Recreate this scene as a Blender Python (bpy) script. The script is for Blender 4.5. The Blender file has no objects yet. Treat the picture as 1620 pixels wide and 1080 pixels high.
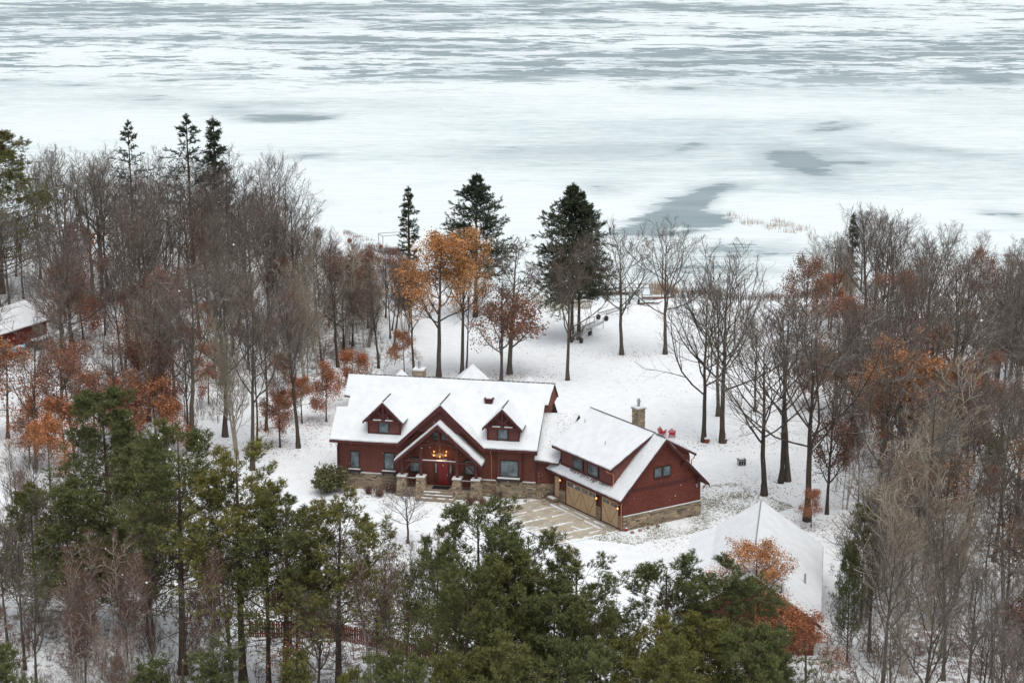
import bpy, bmesh, math, random
import numpy as np
from mathutils import Matrix, Vector

# ------------------------------------------------------------------ camera, light, exposure
S = bpy.context.scene
COL = S.collection
F, PITCH, HCAM = 3150.0, math.radians(13.6), 60.0      # focal length in pixels of a 1620 wide frame
cam_d = bpy.data.cameras.new('camera'); cam = bpy.data.objects.new('camera', cam_d); COL.objects.link(cam)
cam_d.sensor_width = 36.0; cam_d.lens = 36.0 * F / 1620.0
cam_d.clip_start = 0.5; cam_d.clip_end = 30000
cam.location = (0, 0, HCAM); cam.rotation_euler = (math.radians(90) - PITCH, 0, 0)
S.camera = cam

w = bpy.data.worlds.new('World'); S.world = w; w.use_nodes = True
nt = w.node_tree; nt.nodes.clear()
sky = nt.nodes.new('ShaderNodeTexSky'); sky.sky_type = 'NISHITA'; sky.sun_disc = False
SUN_EL, SUN_ROT = math.radians(70), math.radians(155)
sky.sun_elevation = SUN_EL; sky.sun_rotation = SUN_ROT; sky.dust_density = 3.0; sky.air_density = 1.0
hs = nt.nodes.new('ShaderNodeHueSaturation'); hs.inputs['Saturation'].default_value = 0.25
bg = nt.nodes.new('ShaderNodeBackground'); bg.inputs['Strength'].default_value = 0.15
wo = nt.nodes.new('ShaderNodeOutputWorld')
nt.links.new(sky.outputs[0], hs.inputs['Color']); nt.links.new(hs.outputs[0], bg.inputs[0]); nt.links.new(bg.outputs[0], wo.inputs[0])
sd = bpy.data.lights.new('sun', 'SUN'); sd.energy = 0.9; sd.angle = math.radians(45); sd.color = (1, 0.97, 0.94)
sun = bpy.data.objects.new('sun', sd); COL.objects.link(sun)
sun.rotation_euler = Vector((math.sin(SUN_ROT)*math.cos(SUN_EL), math.cos(SUN_ROT)*math.cos(SUN_EL), math.sin(SUN_EL))).to_track_quat('Z', 'Y').to_euler()
S.view_settings.view_transform = 'Standard'; S.view_settings.look = 'None'
S.view_settings.exposure = 0.22; S.view_settings.gamma = 1.0; S.view_settings.use_curve_mapping = False
S.cycles.max_bounces = 5; S.cycles.diffuse_bounces = 3; S.cycles.glossy_bounces = 2; S.cycles.transmission_bounces = 2

rng = np.random.default_rng(7)
random.seed(7)

# ------------------------------------------------------------------ place finding
cp, sp = math.cos(PITCH), math.sin(PITCH)
def un(px, py, z=0.0):
    u = (px-810)/F; v = (540-py)/F
    d = np.array([u, cp+v*sp, -sp+v*cp]); t = (z-HCAM)/d[2]
    return np.array([0, 0, HCAM]) + t*d
def pr(x, y, z):
    dz = z-HCAM; dep = y*cp-dz*sp; up = y*sp+dz*cp
    return 810+F*x/dep, 540-F*up/dep
def height_for(px, by, ty):
    b = un(px, by); lo, hi = 0.0, 60.0
    for _ in range(30):
        m = (lo+hi)/2
        if pr(b[0], b[1], m)[1] > ty: lo = m
        else: hi = m
    return lo

# ------------------------------------------------------------------ materials
def mat(name, rough=0.85, spec=0.3):
    m = bpy.data.materials.new(name); m.use_nodes = True
    n = m.node_tree; b = n.nodes['Principled BSDF']
    b.inputs['Roughness'].default_value = rough; b.inputs['Specular IOR Level'].default_value = spec
    return m, n, b
def N(n, t, **kw):
    x = n.nodes.new(t)
    for k, v in kw.items():
        if k in x.inputs.keys(): x.inputs[k].default_value = v
        else: setattr(x, k, v)
    return x
def ramp(n, fac, stops):
    r = n.nodes.new('ShaderNodeValToRGB'); e = r.color_ramp.elements
    while len(e) > 1: e.remove(e[0])
    e[0].position = stops[0][0]; e[0].color = (*stops[0][1], 1)
    for p, c in stops[1:]:
        q = e.new(p); q.color = (*c, 1)
    n.links.new(fac, r.inputs[0]); return r
def math_(n, op, a, b=None, c=None, clamp=False):
    x = n.nodes.new('ShaderNodeMath'); x.operation = op; x.use_clamp = clamp
    for i, v in enumerate((a, b, c)):
        if v is None: continue
        if isinstance(v, (int, float)): x.inputs[i].default_value = v
        else: n.links.new(v, x.inputs[i])
    return x.outputs[0]
def mix(n, fac, a, b):
    x = n.nodes.new('ShaderNodeMix'); x.data_type = 'RGBA'
    for i, v in ((0, fac), (6, a), (7, b)):
        if isinstance(v, (int, float)): x.inputs[i].default_value = v
        elif isinstance(v, tuple): x.inputs[i].default_value = (*v, 1)
        else: n.links.new(v, x.inputs[i])
    return x.outputs[2]
def mapping(n, vec, scale, rot=(0, 0, 0)):
    x = n.nodes.new('ShaderNodeMapping'); x.inputs['Scale'].default_value = scale; x.inputs['Rotation'].default_value = rot
    n.links.new(vec, x.inputs[0]); return x.outputs[0]
def noise(n, vec, scale, detail=3.0, rough=0.5, out='Fac'):
    x = n.nodes.new('ShaderNodeTexNoise'); x.inputs['Scale'].default_value = scale
    x.inputs['Detail'].default_value = detail; x.inputs['Roughness'].default_value = rough
    if vec is not None: n.links.new(vec, x.inputs['Vector'])
    return x.outputs[out]
def sstep(n, v, a, b):
    x = n.nodes.new('ShaderNodeMapRange'); x.interpolation_type = 'SMOOTHSTEP'
    x.inputs[1].default_value = a; x.inputs[2].default_value = b
    n.links.new(v, x.inputs[0]); return x.outputs[0]
def bump(n, b, h, strength, dist):
    x = n.nodes.new('ShaderNodeBump'); x.inputs['Strength'].default_value = strength; x.inputs['Distance'].default_value = dist
    n.links.new(h, x.inputs['Height']); n.links.new(x.outputs[0], b.inputs['Normal'])

def plain(name, col, rough=0.8, spec=0.3, var=0.15, scale=3.0, metallic=0.0):
    m, n, b = mat(name, rough, spec)
    tc = N(n, 'ShaderNodeTexCoord')
    f = noise(n, tc.outputs['Object'], scale, 4)
    lo = tuple(c*(1-var) for c in col); hi = tuple(min(1, c*(1+var)) for c in col)
    r = ramp(n, f, [(0.3, lo), (0.7, hi)])
    n.links.new(r.outputs[0], b.inputs['Base Color']); b.inputs['Metallic'].default_value = metallic
    return m
def tree_mat(name, cols, rough=0.9, island=True, spec=0.15, fine=0.25, snowy=0):
    """colour differs from tree to tree and from piece to piece"""
    m, n, b = mat(name, rough, spec)
    oi = N(n, 'ShaderNodeObjectInfo'); f = oi.outputs['Random']
    r = ramp(n, f, [(i/(max(1, len(cols)-1)), c) for i, c in enumerate(cols)])
    col = r.outputs[0]
    g = N(n, 'ShaderNodeNewGeometry')
    if island:
        k = math_(n, 'MULTIPLY_ADD', g.outputs['Random Per Island'], 2*fine, 1-fine)
    else:
        tc = N(n, 'ShaderNodeTexCoord')
        k = math_(n, 'MULTIPLY_ADD', noise(n, tc.outputs['Object'], 1.2, 3), 4*fine, 1-2*fine)
    mx = n.nodes.new('ShaderNodeVectorMath'); mx.operation = 'SCALE'
    n.links.new(col, mx.inputs[0]); n.links.new(k, mx.inputs['Scale'])
    out = mx.outputs[0]
    if snowy:      # thin snow lying along the tops of some limbs
        sx = N(n, 'ShaderNodeSeparateXYZ'); n.links.new(g.outputs['Normal'], sx.inputs[0]); tc2 = N(n, 'ShaderNodeTexCoord')
        s_ = math_(n, 'MULTIPLY', sstep(n, sx.outputs[2], .62, .85), sstep(n, noise(n, tc2.outputs['Object'], .9, 3), .47, .58))
        out = mix(n, math_(n, 'MULTIPLY', s_, snowy), out, (.8, .83, .85))
    n.links.new(out, b.inputs['Base Color'])
    return m

M_bark = tree_mat('bark_grey_brown', [(.080, .064, .052), (.105, .088, .070), (.065, .052, .044), (.095, .078, .062), (.135, .115, .092)], island=False, snowy=.75)
M_barkpine = tree_mat('bark_pine', [(.075, .058, .048), (.11, .075, .055), (.07, .06, .052)], island=False)
M_birch = tree_mat('bark_pale', [(.42, .38, .33), (.30, .27, .22), (.5, .46, .41)], island=False)
M_twig = tree_mat('twigs_grey_brown', [(.170, .145, .125), (.22, .195, .165), (.165, .130, .115), (.20, .18, .145), (.185, .135, .112), (.165, .15, .15)], fine=.35)
M_twigred = tree_mat('twigs_red_brown', [(.15, .085, .068), (.18, .115, .09), (.13, .075, .06)], fine=.35)
M_twigpale = tree_mat('twigs_tan', [(.27, .23, .165), (.22, .18, .13), (.30, .25, .18)], fine=.3)
M_leafor = tree_mat('leaves_orange', [(.54, .27, .10), (.40, .18, .08), (.50, .28, .12)], fine=.55, spec=.25)
M_rust = tree_mat('leaves_rust', [(.44, .185, .08), (.34, .13, .065), (.40, .19, .10)], fine=.55, spec=.2)
M_leafru = tree_mat('leaves_russet', [(.22, .105, .07), (.27, .13, .08), (.17, .085, .06), (.28, .16, .10)], fine=.45, spec=.25)
M_pine = tree_mat('needles_pine', [(.130, .142, .050), (.104, .120, .046), (.185, .170, .046), (.092, .108, .048)], fine=.45, spec=.25)
M_spruce = tree_mat('needles_spruce', [(.050, .068, .042), (.060, .074, .042), (.045, .062, .045)], fine=.4, spec=.25)
M_shrubleaf = tree_mat('leaves_evergreen', [(.10, .105, .045), (.13, .13, .06)], fine=.5)

def snow_mat(name='snow', thin=0.0):
    m, n, b = mat(name, .75, .25)
    tc = N(n, 'ShaderNodeTexCoord')
    f = noise(n, tc.outputs['Object'], 1.1, 5)
    r = ramp(n, f, [(.3, (.70, .735, .75)), (.7, (.79, .81, .82))])
    col = r.outputs[0]
    if thin:
        g = noise(n, mapping(n, tc.outputs['Object'], (5, 5, 9)), 1.0, 2, .7)
        s = noise(n, tc.outputs['Object'], .5, 2)
        k = sstep(n, math_(n, 'ADD', g, math_(n, 'MULTIPLY', s, .35)), .78-thin, .86-thin)
        col = mix(n, k, col, (.42, .40, .40))
    n.links.new(col, b.inputs['Base Color'])
    bump(n, b, noise(n, tc.outputs['Object'], 2.5, 6, .6), .25, .12)
    return m
M_snow = snow_mat(); M_snowthin = snow_mat('snow_thin_over_shingles', .02)

def siding_mat(name, col, band):
    m, n, b = mat(name, .9, .1)
    tc = N(n, 'ShaderNodeTexCoord'); sx = N(n, 'ShaderNodeSeparateXYZ'); n.links.new(tc.outputs['Object'], sx.inputs[0])
    row = math_(n, 'FRACT', math_(n, 'MULTIPLY', sx.outputs[2], 1/band))
    f = noise(n, mapping(n, tc.outputs['Object'], (3, 3, 14)), 1.0, 4, .65)
    f2 = noise(n, tc.outputs['Object'], .5, 3)
    ff = math_(n, 'ADD', math_(n, 'MULTIPLY', f, .7), math_(n, 'MULTIPLY', f2, .3))
    r = ramp(n, ff, [(.3, tuple(c*.55 for c in col)), (.72, tuple(c*1.45 for c in col))])
    groove = sstep(n, row, .82, .98)
    c = mix(n, math_(n, 'MULTIPLY', groove, .7), r.outputs[0], tuple(c*.35 for c in col))
    n.links.new(c, b.inputs['Base Color'])
    bump(n, b, math_(n, 'SUBTRACT', 1.0, row), .6, .03)
    return m
M_siding = siding_mat('red_lap_siding', (.160, .064, .050), .2)
M_shedred = siding_mat('shed_red_boards', (.24, .055, .042), .3)
M_shake = siding_mat('red_shake_siding', (.160, .052, .040), .16)
M_sidpale = siding_mat('dormer_siding', (.19, .08, .072), .2)
M_trim = plain('dark_red_trim', (.085, .026, .024), .65)
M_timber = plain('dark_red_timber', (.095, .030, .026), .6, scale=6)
M_roofb = plain('roof_board_brown', (.085, .05, .042), .8)
M_soffit = plain('soffit_brown', (.20, .065, .035), .8)
M_cap = plain('ridge_cap', (.10, .08, .075), .8)
def concrete_mat():
    m, n, b = mat('concrete', .9, .2)
    tc = N(n, 'ShaderNodeTexCoord'); o_ = tc.outputs['Object']
    base = ramp(n, noise(n, o_, 1.2, 4), [(.3, (.37, .33, .26)), (.7, (.48, .43, .34))]).outputs[0]
    wet = sstep(n, noise(n, o_, .45, 3), .5, .7); base = mix(n, math_(n, 'MULTIPLY', wet, .45), base, (.24, .21, .165))
    sx = N(n, 'ShaderNodeSeparateXYZ'); n.links.new(o_, sx.inputs[0])
    edge = sstep(n, math_(n, 'ADD', math_(n, 'MULTIPLY', sx.outputs[1], -.16), math_(n, 'MULTIPLY', noise(n, o_, .6, 3), .8)), 1.15, 1.75)
    k = sstep(n, math_(n, 'ADD', noise(n, mapping(n, o_, (2.6, 1.1, 1)), 1.0, 6, .72), math_(n, 'MULTIPLY', edge, .2)), .60, .68)
    n.links.new(mix(n, math_(n, 'MULTIPLY', k, .85), base, (.80, .83, .85)), b.inputs['Base Color']); return m
M_door = plain('door_red', (.19, .016, .016), .4)
M_garage = plain('garage_door_tan', (.56, .395, .245), .6, var=.06)
M_gline = plain('garage_door_groove', (.30, .18, .09), .7)
M_casing = plain('window_casing', (.045, .034, .03), .6)
M_muntin = plain('window_sash', (.16, .17, .165), .5)
M_copper = plain('copper_gutter', (.46, .19, .10), .4, metallic=.35)
M_mat = plain('door_mat', (.015, .015, .02), .95)
M_metal = plain('galvanised_metal', (.4, .4, .4), .45, metallic=.6)
M_black = plain('black_rubber', (.02, .02, .022), .7)
M_redp = plain('red_plastic', (.45, .035, .05), .5)
M_pot = plain('red_pot', (.4, .03, .03), .5)
M_concrete = concrete_mat()
M_joint = plain('concrete_joint', (.16, .14, .11), .95)
M_paver = plain('paver_brown', (.27, .19, .15), .9, var=.3, scale=8)
M_fence = plain('fence_red_brown', (.23, .065, .042), .85, var=.35, scale=2)
M_dockwood = plain('dock_grey_wood', (.30, .29, .27), .8)
M_reed = plain('reed_tan', (.36, .27, .20), .9, var=.3, scale=5)
M_redbrush = tree_mat('red_brush', [(.20, .11, .08), (.16, .085, .065)], fine=.5)
M_grass = tree_mat('dry_grass', [(.22, .2, .10), (.16, .15, .07)], fine=.5)
M_tarp = plain('blue_tarp', (.16, .36, .48), .5, var=.4, scale=2)
M_logm = plain('log_grey', (.12, .10, .09), .9)

def glass_mat():
    m, n, b = mat('window_glass', .08, .6)
    tc = N(n, 'ShaderNodeTexCoord')
    r = ramp(n, noise(n, tc.outputs['Object'], 1.4, 3), [(.35, (.045, .06, .065)), (.65, (.17, .23, .26))])  # pale blue-grey blotches put reflected sky into the glass colour
    n.links.new(r.outputs[0], b.inputs['Base Color']); return m
M_glass = glass_mat()
def stone_mat():
    m, n, b = mat('ledge_stone', .9, .2)
    g = N(n, 'ShaderNodeNewGeometry'); tc = N(n, 'ShaderNodeTexCoord')
    r = ramp(n, g.outputs['Random Per Island'], [(0, (.14, .11, .085)), (.3, (.38, .30, .20)), (.55, (.24, .195, .15)), (.8, (.46, .36, .25)), (1, (.11, .10, .095))])
    k = noise(n, tc.outputs['Object'], 7, 4)
    mx = n.nodes.new('ShaderNodeVectorMath'); mx.operation = 'SCALE'
    n.links.new(r.outputs[0], mx.inputs[0]); n.links.new(math_(n, 'MULTIPLY_ADD', k, .8, .65), mx.inputs['Scale'])
    n.links.new(mx.outputs[0], b.inputs['Base Color']); return m
M_stone = stone_mat(); M_mortar = plain('mortar', (.13, .11, .09), .95)
def glow(name, col, st):
    m, n, b = mat(name); b.inputs['Emission Color'].default_value = (*col, 1); b.inputs['Emission Strength'].default_value = st
    b.inputs['Base Color'].default_value = (*col, 1); return m
M_lamp = glow('lit_lamp_glass', (1.0, .42, .12), 1.9)

# ------------------------------------------------------------------ mesh building
def mesh_np(name, verts, faces_tri=None, faces_quad=None, mats=(), tri_m=None, quad_m=None, smooth=False):
    me = bpy.data.meshes.new(name)
    ft = np.zeros((0, 3), int) if faces_tri is None else faces_tri
    fq = np.zeros((0, 4), int) if faces_quad is None else faces_quad
    nf = len(ft)+len(fq)
    me.vertices.add(len(verts)); me.vertices.foreach_set('co', np.asarray(verts, np.float32).ravel())
    loops = np.concatenate([ft.ravel(), fq.ravel()]).astype(np.int32)
    me.loops.add(len(loops)); me.loops.foreach_set('vertex_index', loops)
    me.polygons.add(nf)
    start = np.concatenate([np.arange(len(ft))*3, len(ft)*3+np.arange(len(fq))*4]).astype(np.int32)
    me.polygons.foreach_set('loop_start', start)
    mi = np.concatenate([np.zeros(len(ft), int) if tri_m is None else tri_m, np.zeros(len(fq), int) if quad_m is None else quad_m]).astype(np.int32)
    for m in mats: me.materials.append(m)
    if len(mats) > 1: me.polygons.foreach_set('material_index', mi)
    me.polygons.foreach_set('use_smooth', np.full(nf, smooth))
    me.update(calc_edges=True)
    return me
def link(name, me, parent=None):
    o = bpy.data.objects.new(name, me); COL.objects.link(o)
    if parent is not None: o.parent = parent
    return o
def tag(o, label=None, cat=None, group=None, kind=None):
    if label: o['label'] = label
    if cat: o['category'] = cat
    if group: o['group'] = group
    if kind: o['kind'] = kind
    return o
def thing(name, label, cat, loc=(0, 0, 0), rz=0.0, group=None):
    o = bpy.data.objects.new(name, None); COL.objects.link(o); o.location = loc; o.rotation_euler = (0, 0, rz)
    o.empty_display_size = .5
    return tag(o, label, cat, group)

class MB:
    def __init__(s, M=None): s.v = []; s.f = []; s.m = []; s.M = M
    def add(s, vs, fs, mi=0):
        b = len(s.v)
        for p in vs:
            p = Vector(p)
            if s.M is not None: p = s.M @ p
            s.v.append(tuple(p))
        for f in fs: s.f.append([i+b for i in f]); s.m.append(mi)
        return s
    def box(s, x0, x1, y0, y1, z0, z1, mi=0):
        return s.add([(x0,y0,z0),(x1,y0,z0),(x1,y1,z0),(x0,y1,z0),(x0,y0,z1),(x1,y0,z1),(x1,y1,z1),(x0,y1,z1)],
            [(0,3,2,1),(4,5,6,7),(0,1,5,4),(1,2,6,5),(2,3,7,6),(3,0,4,7)], mi)
    def slab(s, poly, th, mi=0, d=(0, 0, -1)):
        """a flat polygon given by its top outline, thickened along d"""
        n = len(poly); d = Vector(d)*th
        vs = [Vector(p) for p in poly]; vs += [p+d for p in vs]
        fs = [tuple(range(n)), tuple(range(2*n-1, n-1, -1))]
        for i in range(n):
            j = (i+1) % n; fs.append((i, i+n, j+n, j))
        return s.add(vs, fs, mi)
    def beam(s, a, b, w, h, mi=0, up=(0, 0, 1)):
        a = Vector(a); b = Vector(b); t = (b-a).normalized(); up = Vector(up)
        if abs(t.dot(up)) > .98: up = Vector((0, 1, 0))
        r = t.cross(up).normalized(); q = r.cross(t).normalized()
        vs = []
        for p in (a, b):
            for i, j in ((-1,-1),(1,-1),(1,1),(-1,1)): vs.append(p+r*(i*w/2)+q*(j*h/2))
        return s.add(vs, [(0,1,2,3),(7,6,5,4),(0,4,5,1),(1,5,6,2),(2,6,7,3),(3,7,4,0)], mi)
    def tube(s, pts, r, sides=6, mi=0):
        pts = [Vector(p) for p in pts]; n = len(pts); vs = []; fs = []
        for i, p in enumerate(pts):
            t = (pts[min(i+1, n-1)]-pts[max(i-1, 0)]).normalized()
            u = t.orthogonal().normalized(); w_ = t.cross(u)
            rr = r[i] if isinstance(r, (list, tuple)) else r
            for k in range(sides):
                a = 2*math.pi*k/sides; vs.append(p+(u*math.cos(a)+w_*math.sin(a))*rr)
        for i in range(n-1):
            for k in range(sides):
                k2 = (k+1) % sides; fs.append((i*sides+k, i*sides+k2, (i+1)*sides+k2, (i+1)*sides+k))
        fs.append(tuple(range(sides-1, -1, -1))); fs.append(tuple(range((n-1)*sides, n*sides)))
        return s.add(vs, fs, mi)
    def build(s, name, m, parent=None, smooth=False):
        me = bpy.data.meshes.new(name); me.from_pydata(s.v, [], s.f)
        ms = m if isinstance(m, (list, tuple)) else [m]
        for x in ms: me.materials.append(x)
        me.polygons.foreach_set('material_index', s.m)
        if smooth: me.polygons.foreach_set('use_smooth', [True]*len(s.f))
        me.update()
        return link(name, me, parent)

# ------------------------------------------------------------------ ground and lake
SH = [(-400,392),(-100,388),(0,388),(200,380),(400,368),(480,364),(540,370),(600,391),(640,415),(720,440),(800,459),(900,466),(1000,464),
      (1060,458),(1150,462),(1230,466),(1260,458),(1300,440),(1400,422),(1500,410),(1620,402),(2000,400)]
SHW = np.array([un(*p)[:2] for p in SH])
def shore_y(x): return np.interp(x, SHW[:, 0], SHW[:, 1])
def vnoise(x, y, s, seed=0):
    """smooth value noise, for relief and scatter masks"""
    x = np.asarray(x, float)/s; y = np.asarray(y, float)/s
    xi = np.floor(x).astype(int); yi = np.floor(y).astype(int); fx = x-xi; fy = y-yi
    def h(a, b):
        k = np.sin(a*127.1+b*311.7+seed*74.7)*43758.5453; return k-np.floor(k)
    fx = fx*fx*(3-2*fx); fy = fy*fy*(3-2*fy)
    return (h(xi, yi)*(1-fx)+h(xi+1, yi)*fx)*(1-fy)+(h(xi, yi+1)*(1-fx)+h(xi+1, yi+1)*fx)*fy
LAKE_Z = -0.7
def ground_z(x, y):
    sy = shore_y(x); s = sy-y
    base = np.clip((s+3)/9.0, 0, 1); base = base*base*(3-2*base)
    z = -1.8+1.8*base
    rel = (vnoise(x, y, 9, 1)-.5)*.5+(vnoise(x, y, 3.1, 2)-.5)*.16
    flat = np.exp(-(((np.asarray(x)-0)/30.0)**2+((np.asarray(y)-183)/16.0)**2)**2)
    return z+rel*(1-flat)*base - .12*base
def surf(x, y): return max(LAKE_Z, float(ground_z(x, y)))
def axis(lo, a, b, hi, step, far):
    mid = np.arange(a, b+step, step)
    l = a-np.geomspace(step, a-lo, far)[::-1]; r = mid[-1]+np.geomspace(step, hi-mid[-1], far)
    return np.concatenate([l, mid, r])
def grid(xs, ys, zf):
    X, Y = np.meshgrid(xs, ys); Z = zf(X, Y)
    nx, ny = len(xs), len(ys)
    v = np.stack([X, Y, Z], -1).reshape(-1, 3)
    i = np.arange(nx*ny).reshape(ny, nx)
    q = np.stack([i[:-1, :-1], i[:-1, 1:], i[1:, 1:], i[1:, :-1]], -1).reshape(-1, 4)
    return v, q, X.ravel(), Y.ravel()
def blobs(X, Y, L, z=0.0):
    f = np.zeros(len(X))
    for (cx, cy, hw, hh, a, k) in L:      # centre, half sizes, tilt (y change per x), strength
        c0 = un(cx, cy, z); e = un(cx+hw, cy, z); t = un(cx, cy-hh, z); b2 = un(cx, cy+hh, z)
        rx = abs(e[0]-c0[0]); ry = abs(t[1]-b2[1])/2
        t2 = un(cx+hw, cy+a*hw, z); tilt = (t2[1]-c0[1])/(t2[0]-c0[0]+1e-9)
        dx = X-c0[0]; dy = Y-c0[1]-tilt*dx
        f = np.maximum(f, k*np.exp(-((dx/rx)**2+(dy/ry)**2)**1.2))
    return f
def set_attr(me, name, arr):
    a = me.attributes.new(name, 'FLOAT', 'POINT'); a.data.foreach_set('value', arr.astype(np.float32))

# land
xs = axis(-7000, -120, 120, 7000, 1.5, 24); ys = axis(-4000, 85, 330, 2600, 1.5, 20)
v, q, X, Y = grid(xs, ys, ground_z)
v[:, 2] = np.where(Y > 420, -6, v[:, 2])
me = mesh_np('ground', v, faces_quad=q, mats=(), smooth=True)
GRASSY = [(1160,805,110,50,-.25,1.0),(1050,850,70,45,0,.85),(1230,760,60,90,0,.45),(885,478,70,20,0,1.35),(960,530,60,25,0,.55),(980,600,200,50,0,.25),
          (1110,690,80,50,0,.4),(1240,815,30,14,0,1.0),(450,740,120,60,0,.3),(1000,560,40,8,0,.8),(820,520,60,20,0,.5),(1030,430,60,30,0,.3),
          (905,600,30,8,0,.5),(1112,822,18,8,0,1.5),(820,800,70,20,0,.7),(700,860,60,30,0,.35),(950,845,120,8,0,.5)]
LITTER = [(120,480,260,110,0,1),(200,620,140,60,0,1),(100,900,240,200,0,.95),(520,560,140,60,0,.95),(560,1000,240,120,0,.9),(1450,560,200,130,0,1),
          (1480,800,170,140,0,1),(1480,1000,180,140,0,1),(1300,1050,130,60,0,.8),(640,920,80,80,0,.6),(560,420,100,40,0,.55),(1000,1200,500,150,0,.8),(250,1200,400,160,0,.9)]
set_attr(me, 'grassy', blobs(X, Y, GRASSY)); set_attr(me, 'litter', blobs(X, Y, LITTER))
m, n, b = mat('snowy_ground', .8, .2)
at1 = N(n, 'ShaderNodeAttribute', attribute_name='grassy').outputs['Fac']; at2 = N(n, 'ShaderNodeAttribute', attribute_name='litter').outputs['Fac']
pos = N(n, 'ShaderNodeNewGeometry').outputs['Position']
n1 = noise(n, mapping(n, pos, (3.2, 2.0, 1)), 1.0, 4, .72); n2 = noise(n, pos, .12, 3); n3 = noise(n, pos, .9, 3)
snowc = ramp(n, n3, [(.3, (.78, .82, .835)), (.7, (.865, .885, .89))]).outputs[0]
k1 = sstep(n, math_(n, 'ADD', n1, math_(n, 'ADD', math_(n, 'MULTIPLY', at1, .17), math_(n, 'MULTIPLY', n2, .22))), .775, .88)
k2 = sstep(n, math_(n, 'ADD', noise(n, pos, 1.3, 6, .7), math_(n, 'ADD', math_(n, 'MULTIPLY', at2, .24), math_(n, 'MULTIPLY', n2, .15))), .77, .86)
gc = ramp(n, noise(n, pos, 4.0, 3), [(.35, (.15, .15, .10)), (.65, (.30, .28, .21))]).outputs[0]
lc = ramp(n, noise(n, pos, 5.0, 3), [(.3, (.09, .06, .045)), (.55, (.17, .11, .08)), (.75, (.30, .17, .10))]).outputs[0]
c = mix(n, math_(n, 'MULTIPLY', k1, .75), snowc, gc); c = mix(n, math_(n, 'MULTIPLY', k2, .8), c, lc)
n.links.new(c, b.inputs['Base Color']); bump(n, b, math_(n, 'ADD', n3, math_(n, 'MULTIPLY', n1, .4)), .35, .2)
me.materials.append(m)
tag(link('ground', me), kind='structure')

# frozen lake
xs = axis(-9000, -280, 280, 9000, 4.0, 26); ys = axis(200, 236, 1180, 12000, 4.0, 26)
v, q, X, Y = grid(xs, ys, lambda x, y: 0*x+LAKE_Z)
me = mesh_np('frozen_lake', v, faces_quad=q, mats=())
DARK = [(445,187,80,9,.0,.95),(505,187,28,4,-.1,1.15),(490,247,34,5,-.05,.8),(1262,256,52,24,.1,1.2),(1235,247,40,8,0,.8),(1350,257,60,4,.05,.8),(1320,203,60,6,-.1,.75),
        (1310,196,30,3,-.2,.95),(1088,233,30,7,-.2,.85),(1125,302,40,10,-.25,1.2),(1085,325,56,16,-.35,1.3),(1070,345,75,13,-.1,1.35),(1112,346,44,17,0,1.3),(1020,362,70,9,-.12,1.05),
        (1050,370,80,7,0,.95),(1150,298,36,6,-.1,.95),(995,350,40,7,-.3,.7),(1040,325,50,14,-.4,.62),(1285,240,60,5,0,.7),(500,320,50,9,.1,.62),(380,178,60,6,0,.55),
        (1180,395,150,18,0,.64),(1120,425,130,16,0,.60),(1200,430,60,10,0,.58),(270,127,26,2.2,0,.9),(330,119,40,3,0,.65),(130,135,34,2,0,.8),(15,127,30,2,0,.85),(360,168,50,5,.05,.6),
        (430,165,60,4,.05,.55),(1600,340,60,10,.1,.6),(1450,235,90,8,.1,.5),(950,300,60,14,0,.5),(230,155,90,10,.05,.45),(860,120,60,3,0,.9),(1000,118,70,3,0,.8),(1560,125,60,9,0,.95),(1590,410,60,7,.1,.6),(880,240,200,20,0,.42),(1080,140,40,4,0,.9)]
set_attr(me, 'bare', blobs(X, Y, DARK, LAKE_Z))
far = np.clip((Y-478-75*vnoise(X, Y, 90, 5)+.05*X)/60.0, 0, 1)
set_attr(me, 'far', far)
m, n, b = mat('lake_ice', .55, .3)
ab = N(n, 'ShaderNodeAttribute', attribute_name='bare').outputs['Fac']; af = N(n, 'ShaderNodeAttribute', attribute_name='far').outputs['Fac']
pos = N(n, 'ShaderNodeNewGeometry').outputs['Position']
e1 = noise(n, mapping(n, pos, (.045, .14, 1), (0, 0, .06)), 1.0, 8, .68)
e2 = noise(n, mapping(n, pos, (.036, .070, 1), (0, 0, -.05)), 1.0, 6, .6)
e3 = noise(n, mapping(n, pos, (.007, .016, 1)), 1.0, 3, .5)
e4 = noise(n, mapping(n, pos, (.25, 1.1, 1), (0, 0, .05)), 1.0, 4, .65)
e5 = noise(n, mapping(n, pos, (.16, .30, 1), (0, 0, .1)), 1.0, 6, .68)
e6 = noise(n, mapping(n, pos, (.10, 1.0, 1), (0, 0, .04)), 1.0, 5, .7)
e7 = noise(n, mapping(n, pos, (.045, .34, 1), (0, 0, .05)), 1.0, 7, .68)
near_i = sstep(n, math_(n, 'ADD', ab, math_(n, 'ADD', math_(n, 'MULTIPLY', math_(n, 'SUBTRACT', e7, .5), 1.5), math_(n, 'ADD', math_(n, 'MULTIPLY', math_(n, 'SUBTRACT', e5, .5), 1.1), math_(n, 'MULTIPLY', math_(n, 'SUBTRACT', e1, .5), .9)))), .62, .68)
far_v = math_(n, 'ADD', math_(n, 'ADD', math_(n, 'MULTIPLY', e2, .75), math_(n, 'MULTIPLY', e3, .32)), math_(n, 'MULTIPLY', e5, .55))
far_i = math_(n, 'MULTIPLY', sstep(n, far_v, .805, .85), af)
faint = math_(n, 'MULTIPLY', sstep(n, math_(n, 'ADD', math_(n, 'MULTIPLY', e4, .45), math_(n, 'ADD', math_(n, 'MULTIPLY', e3, .6), math_(n, 'MULTIPLY', ab, .35))), .47, .74), .5)
dark = math_(n, 'MAXIMUM', math_(n, 'MAXIMUM', near_i, far_i), faint)
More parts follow.
